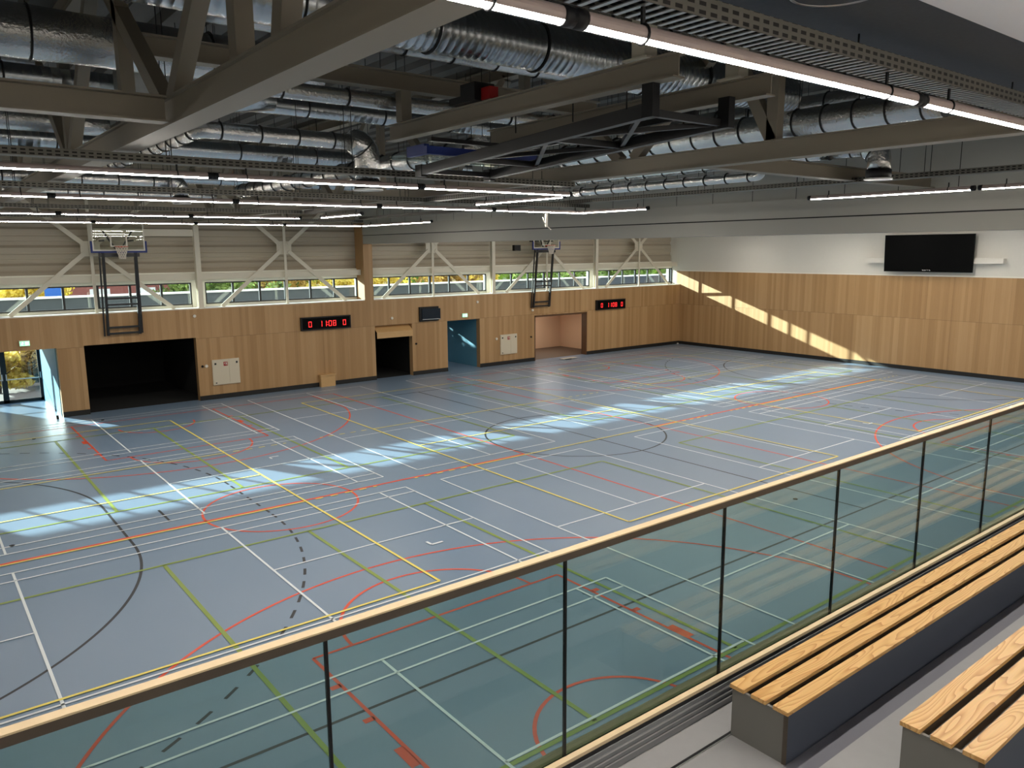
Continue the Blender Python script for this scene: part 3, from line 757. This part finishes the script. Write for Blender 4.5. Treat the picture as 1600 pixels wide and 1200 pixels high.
def tray(label, p0, p1, side, rungs=False, dz=0.):
    a = Vector(p0); b = Vector(p1); alongx = abs(b.x - a.x) > abs(b.y - a.y)
    r = thing('cable_tray', label, 'cable tray', tuple((a + b) / 2), 'cable trays over the lamps')
    w = .22; z0 = ZL + .115 + dz; t = .004
    def bx(u0, u1, v0, v1, z0_, z1_):
        return (u0, u1, v0, v1, z0_, z1_) if alongx else (v0, v1, u0, u1, z0_, z1_)
    u0, u1 = (min(a.x, b.x), max(a.x, b.x)) if alongx else (min(a.y, b.y), max(a.y, b.y))
    v = (a.y if alongx else a.x) + side; mt = 'tray_x' if alongx else 'tray_y'
    MB().box(*bx(u0, u1, v - w / 2 - t, v - w / 2, z0, z0 + .09)).box(*bx(u0, u1, v + w / 2, v + w / 2 + t, z0, z0 + .09)).build('side_rails', mt, r)
    bt = MB()
    if rungs:
        u = u0
        while u < u1: bt.box(*bx(u, u + .028, v - w / 2, v + w / 2, z0, z0 + .006)); u += .075
        bt.build('slotted_bottom', 'galv', r)
    else: bt.box(*bx(u0, u1, v - w / 2, v + w / 2, z0, z0 + .004)); bt.build('bottom', mt, r)
    u = u0 + .8
    while u < u1:
        for s in ((1,) if rungs else (-1, 1)):
            c = bx(u, u, v + s * w / 2, v + s * w / 2, 0, 0); MB().tube([(c[0], c[2], z0 + .02), (c[0], c[2], 7.36 if rungs else HC)], .006, 5).build('hanger_rod', 'strap', r)
        u += 2.4
    cab = MB(); nseg = int((u1 - u0) / .4)
    for s in (-.05, 0.02, .06):
        pp = []
        for k in range(nseg + 1):
            q = u0 + (u1 - u0) * k / nseg; c = bx(q, q, v + s + random.uniform(-.012, .012), 0, 0, 0)
            pp.append((c[0], c[2], z0 + .02) if alongx else (v + s + random.uniform(-.012, .012), q, z0 + .02))
        cab.tube(pp, .008, 6)
    cab.build('cables', 'black', r)
ROWS = [(-16.2, -18.07, 4, 'nearest light line over the balustrade'), (-8.46, -20.15, 4, 'second light line from the balustrade'), (-3.6, -21.25, 6, 'third light line from the balustrade'),
        (2.9, -20.2, 4, 'fourth light line from the balustrade'), (8.45, -21.5, 6, 'light line closest to the window wall')]
LU = 3.05
proto = None
for y, x0, n, nm in ROWS:
    num = 0
    for k in range(n):
        cx = x0 + LU * (k + .5)
        if cx + LU / 2 < -16.35: continue
        lab = '%s lamp unit from the left in the %s' % (ORD[num], nm); num += 1
        if proto is None: proto = lamp(lab, cx, y, LU, 'x')
        else: dup(proto, (cx, y, ZL), lab)
    tray('perforated cable tray above the ' + nm, (x0, y, 0), (x0 + n * LU, y, 0), .05 if y < -16 else .02, rungs=(y < -16))
YL = [(-3.25, 5.9, 4.9, 'crosswise lamp joining the line closest to the window wall at its corner'), (-3.25, -4.75, 2.5, 'crosswise lamp at the right end of the third light line'),
      (-3.25, -11.6, 3.0, 'crosswise lamp in front of the divider at the right, further one'), (-3.25, -14.6, 2.9, 'crosswise lamp in front of the divider at the right edge, nearer one'),
      (-7.75, .9, 2.5, 'crosswise lamp at the right end of the fourth light line'), (-7.75, -6.7, 2.8, 'crosswise lamp at the right end of the second light line')]
for x, y, L, lab in YL: lamp(lab, x, y, L, 'y')
tray('perforated cable tray running crosswise in front of the divider', (-3.25, -15.5, 0), (-3.25, 8.4, 0), .02, dz=.11)
tray('short crosswise cable tray behind the far truss', (-7.78, -8.2, 0), (-7.78, 2.8, 0), -.05, dz=.0)
for q, y in enumerate((-14., -11.2, -8.46, -3.6, -.4, 2.9, 8.45)):  # two of these hidden lines are added to brighten the far half
    for k in range(6):
        dup(proto, (3.2 + 3.2 * k, y, ZL), '%s lamp from the divider, unseen beyond it in the %s line counted from the tribune' % (ORD[k], ORD[q]))
# small fittings under the roof
r = thing('rope_hook', 'small white hook hanging under the third light line in front of the divider', 'hook', (-4.35, -3.6, 6.9))
MB().box(-4.38, -4.32, -3.62, -3.58, 6.62, 6.93).build('stem', 'white', r)
MB().tube([(-4.35, -3.6, 6.66), (-4.44, -3.62, 6.74), (-4.50, -3.63, 6.84)], .012, 6).tube([(-4.35, -3.6, 6.64), (-4.25, -3.6, 6.58), (-4.2, -3.6, 6.55)], .012, 6).build('prongs', 'white', r)
r = thing('round_ceiling_lamp', 'round flush lamp in the dark ceiling above the tribune', 'lamp', (-13.42, -16.44, 7.34))
MB().tube([(-13.42, -16.44, 7.33), (-13.42, -16.44, 7.36)], .225, 32, smooth=False).build('disc', 'soffit', r)
MB().ring((-13.42, -16.44, 7.335), (0, 0, 1), .225, .012, 40, 6).build('rim', 'alu', r)
tag(MB().box(8.55, 8.95, YW - .1, YW + .1, 6.0, 6.3).build('loudspeaker', 'black', loc=(8.75, YW, 6.0)), 'small black loudspeaker on the cladding left of the far basketball goal', 'speaker')

# ------------------------------------------------------------------ basketball goals on the window wall
def goal(cx, label):
    r = thing('basketball_goal', label, 'basketball goal', (cx, 13.8, 2.8), 'basketball goals on the window wall')
    yb = 13.55; zb, zt = 6.12, 7.16; hw = .90
    bd = MB().box(cx - hw, cx + hw, yb - .01, yb + .01, zb, zt).build('backboard', 'acrylic', r)
    MB().box(cx - hw, cx + hw, yb - .02, yb - .011, zb, zb + .05).box(cx - hw, cx + hw, yb - .02, yb - .011, zt - .05, zt).box(cx - hw, cx - hw + .05, yb - .02, yb - .011, zb, zt).box(cx + hw - .05, cx + hw, yb - .02, yb - .011, zb, zt).build('white_border', 'white', bd)
    zz = zb + .15
    MB().box(cx - .295, cx + .295, yb - .02, yb - .011, zz, zz + .05).box(cx - .295, cx + .295, yb - .02, yb - .011, zz + .4, zz + .45).box(cx - .295, cx - .245, yb - .02, yb - .011, zz, zz + .45).box(cx + .245, cx + .295, yb - .02, yb - .011, zz, zz + .45).build('target_square', 'white', bd)
    MB().box(cx - hw - .06, cx + hw + .06, yb - .04, yb + .04, zb - .07, zb - .002).box(cx - hw - .06, cx - hw - .002, yb - .04, yb + .04, zb - .002, zb + .36).box(cx + hw + .002, cx + hw + .06, yb - .04, yb + .04, zb - .002, zb + .36).build('edge_padding', 'blue_pad', r)
    # ring and net
    rc = Vector((cx, yb - .40, zb + .16))
    rg = MB().ring(rc, (0, 0, 1), .225, .011, 28, 8); rg.box(cx - .1, cx + .1, yb - .18, yb - .02, zb + .10, zb + .165); rg.build('rim', 'rim', r)
    nt_ = MB(); N = 12
    def pt(k, t):
        rr = .222 * (1 - .5 * min(1, t * 1.2)); a = 2 * PI * k / N
        return rc + Vector((rr * math.cos(a), rr * math.sin(a), -.45 * t))
    for k in range(N):
        for s in (-1, 1): nt_.tube([pt(k + s * 1.5 * t * 2, t) for t in (0, .25, .5, .75, 1)], .010, 4)
    for t in (.3, .6, 1): nt_.tube([pt(k, t) for k in range(N)], .006, 4, closed=True)
    nt_.build('net', 'net', r)
    # support ladder hanging down in front of the wall
    for sx in (-.55, .55):
        MB().bar((cx + sx, 13.62, 6.05), (cx + sx * 1.02, 13.98, 2.95), .09, .09).build('support_arm', 'dark_steel', r)
    MB().bar((cx - .66, 13.72, 6.05), (cx - .68, 14.02, 2.93), .05, .05).bar((cx + .62, 13.75, 6.05), (cx + .66, 14.02, 2.98), .05, .05).build('guide_bars', 'dark_steel', r)
    for zz, yy in ((4.35, 13.82), (4.12, 13.85), (3.25, 13.95), (3.02, 13.97)):
        MB().bar((cx - .55, yy, zz), (cx + .55, yy, zz), .06, .07).build('crossbar', 'dark_steel', r)
    MB().box(cx - .7, cx + .7, 13.6, 13.68, 5.9, 6.04).build('carrier_beam', 'dark_steel', r)
    MB().bar((cx - .5, 13.6, 6.5), (cx - .5, YW + .25, 6.5), .06, .06).bar((cx + .5, 13.6, 6.5), (cx + .5, YW + .25, 6.5), .06, .06).bar((cx - .5, 13.65, 6.85), (cx - .1, 13.7, 6.2), .05, .05).bar((cx + .5, 13.65, 6.85), (cx + .1, 13.7, 6.2), .05, .05).build('wall_brackets', 'dark_steel', r)
    return r
g1 = goal(-10.62, 'raised basketball goal above the large black storage opening')
dup(g1, (10.36, 13.8, 2.8), 'raised basketball goal by the far end of the window wall')

# ------------------------------------------------------------------ ceiling mounted goal, folded up
r = thing('folded_basketball_goal', 'black folded basketball goal hung from two cream beams under the roof', 'basketball goal', (-10.8, -11, 7.1))
for x in (-11.45, -10.0):
    MB().ibeam((x, -8.4 if x < -11 else -8.9, 7.72), (x, -13.75, 7.72), .16, .22, .016).build('carrier_beam', 'truss', r)
    MB().box(x - .085, x + .085, -13.40, -13.23, 7.84, 8.95).build('hanger_post', 'cream', r)
    MB().box(x - .14, x + .14, -13.47, -13.16, 7.825, 7.845).build('post_plate', 'cream', r)
MB().box(-11.53, -11.37, -8.88, -8.72, 7.84, 8.25).build('hanger_post', 'truss', r)
for x in (-11.45, -10.28):
    MB().bar((x, -13.4, 7.36), (x, -9.2, 7.14), .09, .12).build('folded_arm', 'dark_steel', r)
    MB().box(x - .05, x + .05, -13.48, -13.34, 7.3, 7.61).build('hinge_bracket', 'black', r)
    MB().box(x - .05, x + .05, -9.30, -9.14, 7.06, 7.22).build('arm_end', 'black', r)
for y, z in ((-9.25, 7.14), (-13.35, 7.36), (-11.9, 7.28), (-10.3, 7.2)):
    MB().bar((-11.45, y, z), (-10.28, y, z), .06, .07).build('crossbar', 'dark_steel', r)
for a, b in (((-11.45, -13.3, 7.36), (-10.28, -11.9, 7.28)), ((-10.28, -13.3, 7.36), (-11.45, -11.9, 7.28)), ((-11.45, -11.9, 7.28), (-10.28, -10.3, 7.2)), ((-10.28, -11.9, 7.28), (-11.45, -10.3, 7.2))):
    MB().bar(a, b, .05, .05).build('diagonal_bar', 'dark_steel', r)
MB().bar((-11.25, -13.2, 7.46), (-11.0, -9.4, 7.32), .05, .06).bar((-10.5, -13.2, 7.46), (-10.75, -9.4, 7.32), .05, .06).build('inner_arms', 'dark_steel', r)
bb = MB().box(-11.78, -9.98, -9.95, -8.92, 7.30, 7.33).build('backboard', 'acrylic', r)
MB().box(-11.84, -9.92, -10.0, -9.94, 7.27, 7.37).box(-11.84, -11.77, -9.94, -9.5, 7.27, 7.40).box(-9.99, -9.92, -9.94, -9.5, 7.27, 7.40).build('edge_padding', 'blue_pad', r)
MB().bar((-11.8, -10.0, 7.45), (-10.0, -10.0, 7.45), .1, .05).build('board_frame', 'dark_steel', r)
w_ = MB().box(-11.62, -11.32, -10.75, -10.45, 7.84, 8.05).box(-11.62, -11.3, -10.45, -10.2, 7.84, 7.92).build('winch', 'black', r)
MB().box(-11.53, -11.40, -10.93, -10.76, 7.84, 7.98).build('winch_motor', 'red', w_)
MB().ring((-11.35, -10.95, 7.80), (1, .3, 0), .07, .008, 16, 5).build('cable_loop', 'black', r)
for y in (-11.2, -12.2, -13.0):
    MB().tube([(-11.35, y, 7.42), (-11.35, y, 7.86)], .008, 6).build('threaded_rod', 'black', r)

# ------------------------------------------------------------------ things on the walls
def seven(mb, ch, x, z, w, h, y, t=.028):
    seg = {'0': 'abcdef', '1': 'bc', '8': 'abcdefg'}[ch]
    S7 = {'a': (x, x + w, z + h - t, z + h), 'd': (x, x + w, z, z + t), 'g': (x, x + w, z + h / 2 - t / 2, z + h / 2 + t / 2),
          'f': (x, x + t, z + h / 2 + .008, z + h), 'b': (x + w - t, x + w, z + h / 2 + .008, z + h), 'e': (x, x + t, z, z + h / 2 - .008), 'c': (x + w - t, x + w, z, z + h / 2 - .008)}
    for s in seg:
        a, b, c, d = S7[s]; mb.box(a, b, y - .004, y, c, d)
def scoreboard(cx, zc, label):
    r = thing('scoreboard', label, 'scoreboard', (cx, YW, zc), 'LED scoreboards on the window wall')
    hw, hh = 1.2, .29; yf = YW - .12
    MB().box(cx - hw, cx + hw, yf, YW, zc - hh, zc + hh).build('casing', 'black', r)
    MB().box(cx - hw + .06, cx + hw - .06, yf - .004, yf, zc - hh + .05, zc + hh - .05).build('front_glass', 'screen', r)
    D = MB(); h = .25; z0 = zc - .15; y = yf - .004
    seven(D, '0', cx - .86, z0, .15, h, y); seven(D, '0', cx + .80, z0, .15, h, y)
    seven(D, '1', cx - .36, z0, .15, h, y); seven(D, '1', cx - .15, z0, .15, h, y)
    seven(D, '0', cx + .10, z0, .15, h, y); seven(D, '8', cx + .31, z0, .15, h, y)
    D.box(cx + .03, cx + .06, y - .004, y, z0 + .06, z0 + .09).box(cx + .03, cx + .06, y - .004, y, z0 + .16, z0 + .19)
    D.build('digits', 'digit', r)
    return r
s1 = scoreboard(-2.28, 2.88, 'black scoreboard with red digits left of the wooden column')
dup(s1, (15.78, YW, 2.84), 'black scoreboard with red digits near the end wall corner')
r = thing('monitor', 'black monitor with dark screen between the tilting door and the blue doorway', 'monitor', (3.17, YW, 2.6))
MB().box(2.62, 3.72, YW - .10, YW, 2.62, 3.33).build('casing', 'black', r)
MB().quad_box([(2.74, YW - .13, 2.70), (3.74, YW - .22, 2.70), (3.74, YW - .18, 2.70), (2.74, YW - .10, 2.70), (2.74, YW - .13, 3.24), (3.74, YW - .22, 3.24), (3.74, YW - .18, 3.24), (2.74, YW - .10, 3.24)]).build('screen', 'screen_blue', r)
MB().bar((2.76, YW - .135, 2.72), (3.72, YW - .225, 2.72), .012, .02).build('silver_edge', 'alu', r)
def exit_sign(x, z, label):
    r = thing('exit_sign', label, 'exit sign', (x, YW, z), 'exit signs over the doorways')
    MB().box(x - .16, x + .16, YW - .09, YW, z - .09, z + .11).build('housing', 'white', r)
    MB().box(x - .155, x + .155, YW - .096, YW - .091, z - .085, z + .085).build('lit_face', 'sign', r)
    y = YW - .097
    m = MB(); m.box(x + .02, x + .12, y - .003, y, z - .06, z + .06)                  # doorway
    m.tube([(x - .06, y - .002, z + .05), (x - .06, y, z + .05)], .016, 10, smooth=False)
    m.bar((x - .065, y - .001, z + .03), (x - .085, y - .001, z - .01), .003, .02); m.bar((x - .085, y - .001, z - .01), (x - .06, y - .001, z - .055), .003, .014)
    m.bar((x - .085, y - .001, z - .01), (x - .12, y - .001, z - .04), .003, .014); m.bar((x - .07, y - .001, z + .025), (x - .03, y - .001, z + .0), .003, .012)
    m.build('pictogram', 'sign_w', r)
    return r
e1 = exit_sign(-13.92, 2.86, 'lit green exit sign over the glazed exit doors')
dup(e1, (5.3, YW, 2.78), 'lit green exit sign over the blue doorway')
def hose_cabinet(cx, zc, label):
    r = thing('fire_hose_cabinet', label, 'cabinet', (cx, YW, zc), 'white hose cabinets on the window wall')
    y = YW - .05
    MB().box(cx - .56, cx + .56, y, YW, zc - .53, zc + .53).build('body', 'offwhite', r)
    MB().box(cx - .54, cx + .12, y - .012, y, zc - .51, zc + .51).build('door', 'offwhite', r)
    MB().box(cx + .13, cx + .54, y - .012, y, zc - .51, zc + .51).build('door', 'offwhite', r)
    p = MB().box(cx - .10, cx + .07, y - .016, y - .0125, zc + .25, zc + .42).build('red_pictogram', 'red', r)
    MB().ring((cx - .03, y - .018, zc + .35), (0, 1, 0), .035, .008, 14, 4).box(cx + .02, cx + .045, y - .018, y - .016, zc + .28, zc + .40).build('hose_symbol', 'white', p)
    MB().box(cx - .47, cx - .40, y - .03, y - .012, zc + .32, zc + .40).box(cx + .42, cx + .48, y - .03, y - .012, zc + .33, zc + .41).box(cx - .47, cx - .41, y - .03, y - .012, zc - .46, zc - .42).build('locks', 'grey_frame', r)
    return r
h1 = hose_cabinet(-6.84, 1.12, 'white fire hose cabinet just right of the large black storage opening')
dup(h1, (8.15, YW, 1.08), 'white fire hose cabinet right of the blue doorway')
SENS = [(-7.95, 3.5, 'white', 'small white call button dot above the top right corner of the black opening'), (1.12, 2.88, 'white', 'small white sensor dot above the tilting door'),
        (6.15, 3.42, 'white', 'small white sensor dot up right of the exit sign over the blue doorway'), (9.83, 2.8, 'white', 'small white sensor dot above the lit storage doorway'),
        (-7.62, 1.42, 'white', 'white wall socket dot left of the first hose cabinet'), (-7.78, 1.42, 'black', 'tiny black key switch left of the first hose cabinet'),
        (2.42, 1.55, 'black', 'tiny black key switch right of the tilting door'), (7.35, 1.42, 'white', 'white wall socket dot left of the second hose cabinet'),
        (9.72, 1.35, 'black', 'tiny black key switch left of the lit storage doorway')]
for x, z, mt, lab in SENS:
    tag(MB().tube([(x, YW - .05, z), (x, YW, z)], [.06 if mt == 'white' else .045, .07 if mt == 'white' else .05], 14).build('wall_button', mt, loc=(x, YW, z)), lab, 'wall fitting', 'small round wall fittings')
r = thing('plywood_box', 'pale plywood box standing on the floor against the wall below the scoreboard', 'box', (-2.36, YW - .12, 0))
MB().box(-2.72, -2.02, YW - .22, YW - .02, 0.0, .5).build('carcass', 'ply', r); MB().box(-2.75, -1.99, YW - .25, YW - .016, .5, .56).build('lid', 'ply', r)
r = thing('floor_hatch_cover', 'thin white cover plate lying on the floor before the lit storage doorway', 'plate', (11.8, 13.35, 0))
MB().quad_box([(11.3, 13.2, .05), (12.4, 13.25, .05), (12.4, 13.6, .05), (11.3, 13.55, .05), (11.3, 13.2, .07), (12.4, 13.25, .07), (12.4, 13.6, .07), (11.3, 13.55, .07)]).build('plate', 'white', r)
MB().box(11.6, 12.0, 13.3, 13.5, 0, .05).build('block', 'black', r)
tag(MB().box(-13.2, -13.12, YW - .25, YW - .17, 0, .14).build('door_wedge', 'black', loc=(-13.16, YW - .2, 0)), 'small black door stop on the floor at the blue corridor corner', 'door stop')
tag(MB().box(21.86, 21.94, YW - .12, YW - .04, 0, .07).build('corner_socket', 'white', loc=(21.9, YW - .08, 0)), 'tiny white box on the floor in the far corner', 'box')

# large LED display and the ledge behind it on the end wall
r = thing('led_display', 'large black LED display on the end wall above the wood panelling', 'screen', (XE - .3, -1.03, 4.85))
q = [(XE - .44, -3.30, 4.86), (XE - .44, .80, 4.86), (XE - .34, .80, 4.86), (XE - .34, -3.30, 4.86), (XE - .62, -3.36, 6.63), (XE - .62, .76, 6.63), (XE - .52, .76, 6.63), (XE - .52, -3.36, 6.63)]
MB().quad_box(q).build('panel', 'screen', r)
MB().bar((XE - .45, .5, 5.8), (XE, .5, 5.8), .06, .06).build('wall_bracket', 'dark_steel', r); MB().bar((XE - .45, -2.6, 5.8), (XE, -2.6, 5.8), .06, .06).build('wall_bracket', 'dark_steel', r)
fc = bpy.data.curves.new('maker_mark', 'FONT'); fc.body = 'ELITE'; fc.size = .17; fc.extrude = .002; fc.align_x = 'CENTER'
tmp = bpy.data.objects.new('tmp', fc); COL.objects.link(tmp); bpy.context.view_layer.update()
me = bpy.data.meshes.new_from_object(tmp.evaluated_get(bpy.context.evaluated_depsgraph_get())); bpy.data.objects.remove(tmp)
me.materials.clear(); me.materials.append(M['logo'])
lo = bpy.data.objects.new('printed_mark', me); COL.objects.link(lo); lo.parent = r
lo.location = (-.155, -.23, .075); lo.rotation_euler = (PI / 2 - .103, 0, -PI / 2)
tag(MB().box(XE - .31, XE, -4.52, 1.90, 5.27, 5.50).build('wall_ledge', 'white_wall', loc=(XE - .1, -1.2, 5.28)), 'long white ledge on the end wall behind the LED display', 'ledge')

# ------------------------------------------------------------------ tribune in the foreground
F1, F2 = 3.354, 3.508
t = MB(); t.box(XL, XE, -22, YN + .0, F1 - .2, F1); struct(t.build('floor_tribune', 'tr_floor'))
struct(MB().box(XL, XE, -17.8, -16.925, F1, F2).box(XL, XE, -18.65, -17.8, F1, F2 + .16).box(XL, XE, -22, -18.65, F1, F2 + .5).build('floor_tribune_steps', 'tr_floor'))
struct(MB().box(XL, XE, -16.345, -16.328, F1, F1 + .0015).build('trim_5', 'black'))
struct(MB().box(XL, XE, -16.353, -16.346, F1, F1 + .004).build('trim_6', 'alu'))
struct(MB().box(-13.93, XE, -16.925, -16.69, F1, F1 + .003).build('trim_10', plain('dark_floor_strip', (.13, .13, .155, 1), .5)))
K = MB().box(XL, XE, -16.15, -16.06, F1, 3.50)
kb = struct(K.build('wall_kerb', 'kerb'))
gm = MB()
for z in (3.395, 3.43, 3.465): gm.box(XL, XE, -16.156, -16.15, z, z + .009)
gm.build('kerb_grooves', 'alu', kb)
struct(MB().box(XL, XE, -16.145, -16.045, 3.50, 3.522).build('trim_7', 'black'))  # gasket between the ledges; its black front stands in for their shadow
struct(MB().box(XL, XE, -16.140, -16.106, 3.522, 3.542).build('trim_8', 'rail'))
struct(MB().box(XL, XE, -16.078, -16.035, 3.522, 3.542).build('trim_9', 'rail'))
r = thing('glass_balustrade', 'glass balustrade with pale wooden handrail along the tribune edge', 'balustrade', (-10, -16.092, 3.52))
jx = [-13.704 + 1.243 * k for k in range(-7, 28)]
for k in range(len(jx) - 1):
    MB().box(jx[k] + .007, jx[k + 1] - .007, -16.0985, -16.0855, 3.523, 4.60).build('glass_panel', 'balu', r)
    if k: 
        MB().box(jx[k] - .006, jx[k] + .006, -16.100, -16.084, 3.523, 4.596).build('joint_seal', 'black', r)
xs = jx[0]; k = 0
while xs < jx[-1] - .1:
    xe = min(jx[-1], xs + 3.9 if k else -16.72 if False else xs + 3.9)
    MB().box(xs, xe - .003, -16.121, -16.075, 4.624, 4.631).build('handrail', 'rail', r); xs = xe; k += 1
MB().box(jx[0], jx[-1], -16.1205, -16.0755, 4.588, 4.6235).build('rail_channel', 'rail_dark', r)
MB().box(jx[0], jx[-1], -16.106, -16.100, 4.580, 4.588).build('rail_gasket', 'alu', r)
def bench(x0, y0, y1, z0, zt, label):
    r = thing('bench', label, 'bench', (x0, (y0 + y1) / 2, z0), 'tribune benches')
    x1 = x0 + 9.5; w = (y1 - y0); sw = .09 * w / .363; gap = (w - 3 * sw) / 2
    for k in range(3):
        a = y0 + k * (sw + gap); MB().box(x0, x1, a, a + sw, zt - .022, zt).build('slat', 'ash', r)
    MB().box(x0 + .012, x0 + .03, y0 + .006, y1 - .01, z0, zt - .024).build('end_panel', 'bench_end', r)
    MB().box(x0 + .012, x1, y0 + .004, y0 + .022, z0, zt - .024).build('rear_panel', 'bench', r)
    MB().box(x0 + .03, x1, y1 - .03, y1 - .012, z0, zt - .024).build('front_panel', 'bench', r)
    MB().box(x0 + .008, x0 + .012, y0 + .002, y0 + .028, z0, zt - .024).build('corner_trim', 'rail_dark', r)
    tp = MB()
    xx = x0 + .03
    tp.box(x0 + .03, x1, y0 + .022, y1 - .03, zt - .05, zt - .046)
    tp.build('inner_tray', 'rail_dark', r)
    return r
bench(-13.93, -16.70, -16.338, F1, 3.666, 'slatted ash bench on the lower tribune step beside the balustrade')
bench(-13.79, -17.578, -17.202, F2, 3.82, 'slatted ash bench on the upper tribune step at the right corner')

# ------------------------------------------------------------------ light, world, camera
sd = bpy.data.lights.new('sun', 'SUN'); sd.energy = 24.0; sd.angle = math.radians(.6); sd.color = (.86, 1.0, .96)
so = bpy.data.objects.new('sun', sd); COL.objects.link(so)
dv = Vector((.45, -1, -.33)).normalized(); so.rotation_euler = dv.to_track_quat('-Z', 'Y').to_euler()
so.location = (-20, 60, 30)
dup(proto, (12.4, 16.3, 2.70), 'strip lamp on the ceiling inside the lit storage room')
for k in range(4): dup(proto, (-18.5 + 3.2 * k, -20.9, 7.15), '%s added fill lamp, unseen on the white gallery ceiling behind the benches' % ORD[k])  # unseen lamps added behind the camera to brighten the soffit and tribune
wd = bpy.data.worlds.new('sky'); SC.world = wd; wd.use_nodes = True
bg = wd.node_tree.nodes['Background']; bg.inputs['Color'].default_value = (.78, .88, 1., 1); bg.inputs['Strength'].default_value = 3.4

cam = bpy.data.cameras.new('camera'); co = bpy.data.objects.new('camera', cam); COL.objects.link(co); SC.camera = co
yaw, pit, rol = .906448097, -.170332128, -.00736571387
fw = Vector((math.cos(yaw) * math.cos(pit), math.sin(yaw) * math.cos(pit), math.sin(pit))); rt = Vector((math.sin(yaw), -math.cos(yaw), 0)); up = rt.cross(fw)
r2 = rt * math.cos(rol) + up * math.sin(rol); u2 = up * math.cos(rol) - rt * math.sin(rol)
mt4 = Matrix((r2, u2, -fw)).transposed().to_4x4(); mt4.translation = Vector((-17.3432618, -18.7462339, 6.05600252)); co.matrix_world = mt4
cam.sensor_fit = 'HORIZONTAL'; cam.sensor_width = 36; cam.lens = 36 * 1219.20819 / 1600; cam.clip_start = .05; cam.clip_end = 500

vs = SC.view_settings; vs.view_transform = 'Standard'; vs.look = 'None'; vs.gamma = 1; vs.use_curve_mapping = False; vs.exposure = 0.0
SC.cycles.use_denoising = True; SC.cycles.caustics_reflective = False; SC.cycles.max_bounces = 8; SC.cycles.diffuse_bounces = 4; SC.cycles.glossy_bounces = 4; SC.cycles.transparent_max_bounces = 12
SC.cycles.sample_clamp_indirect = 6.0; SC.cycles.use_light_tree = True
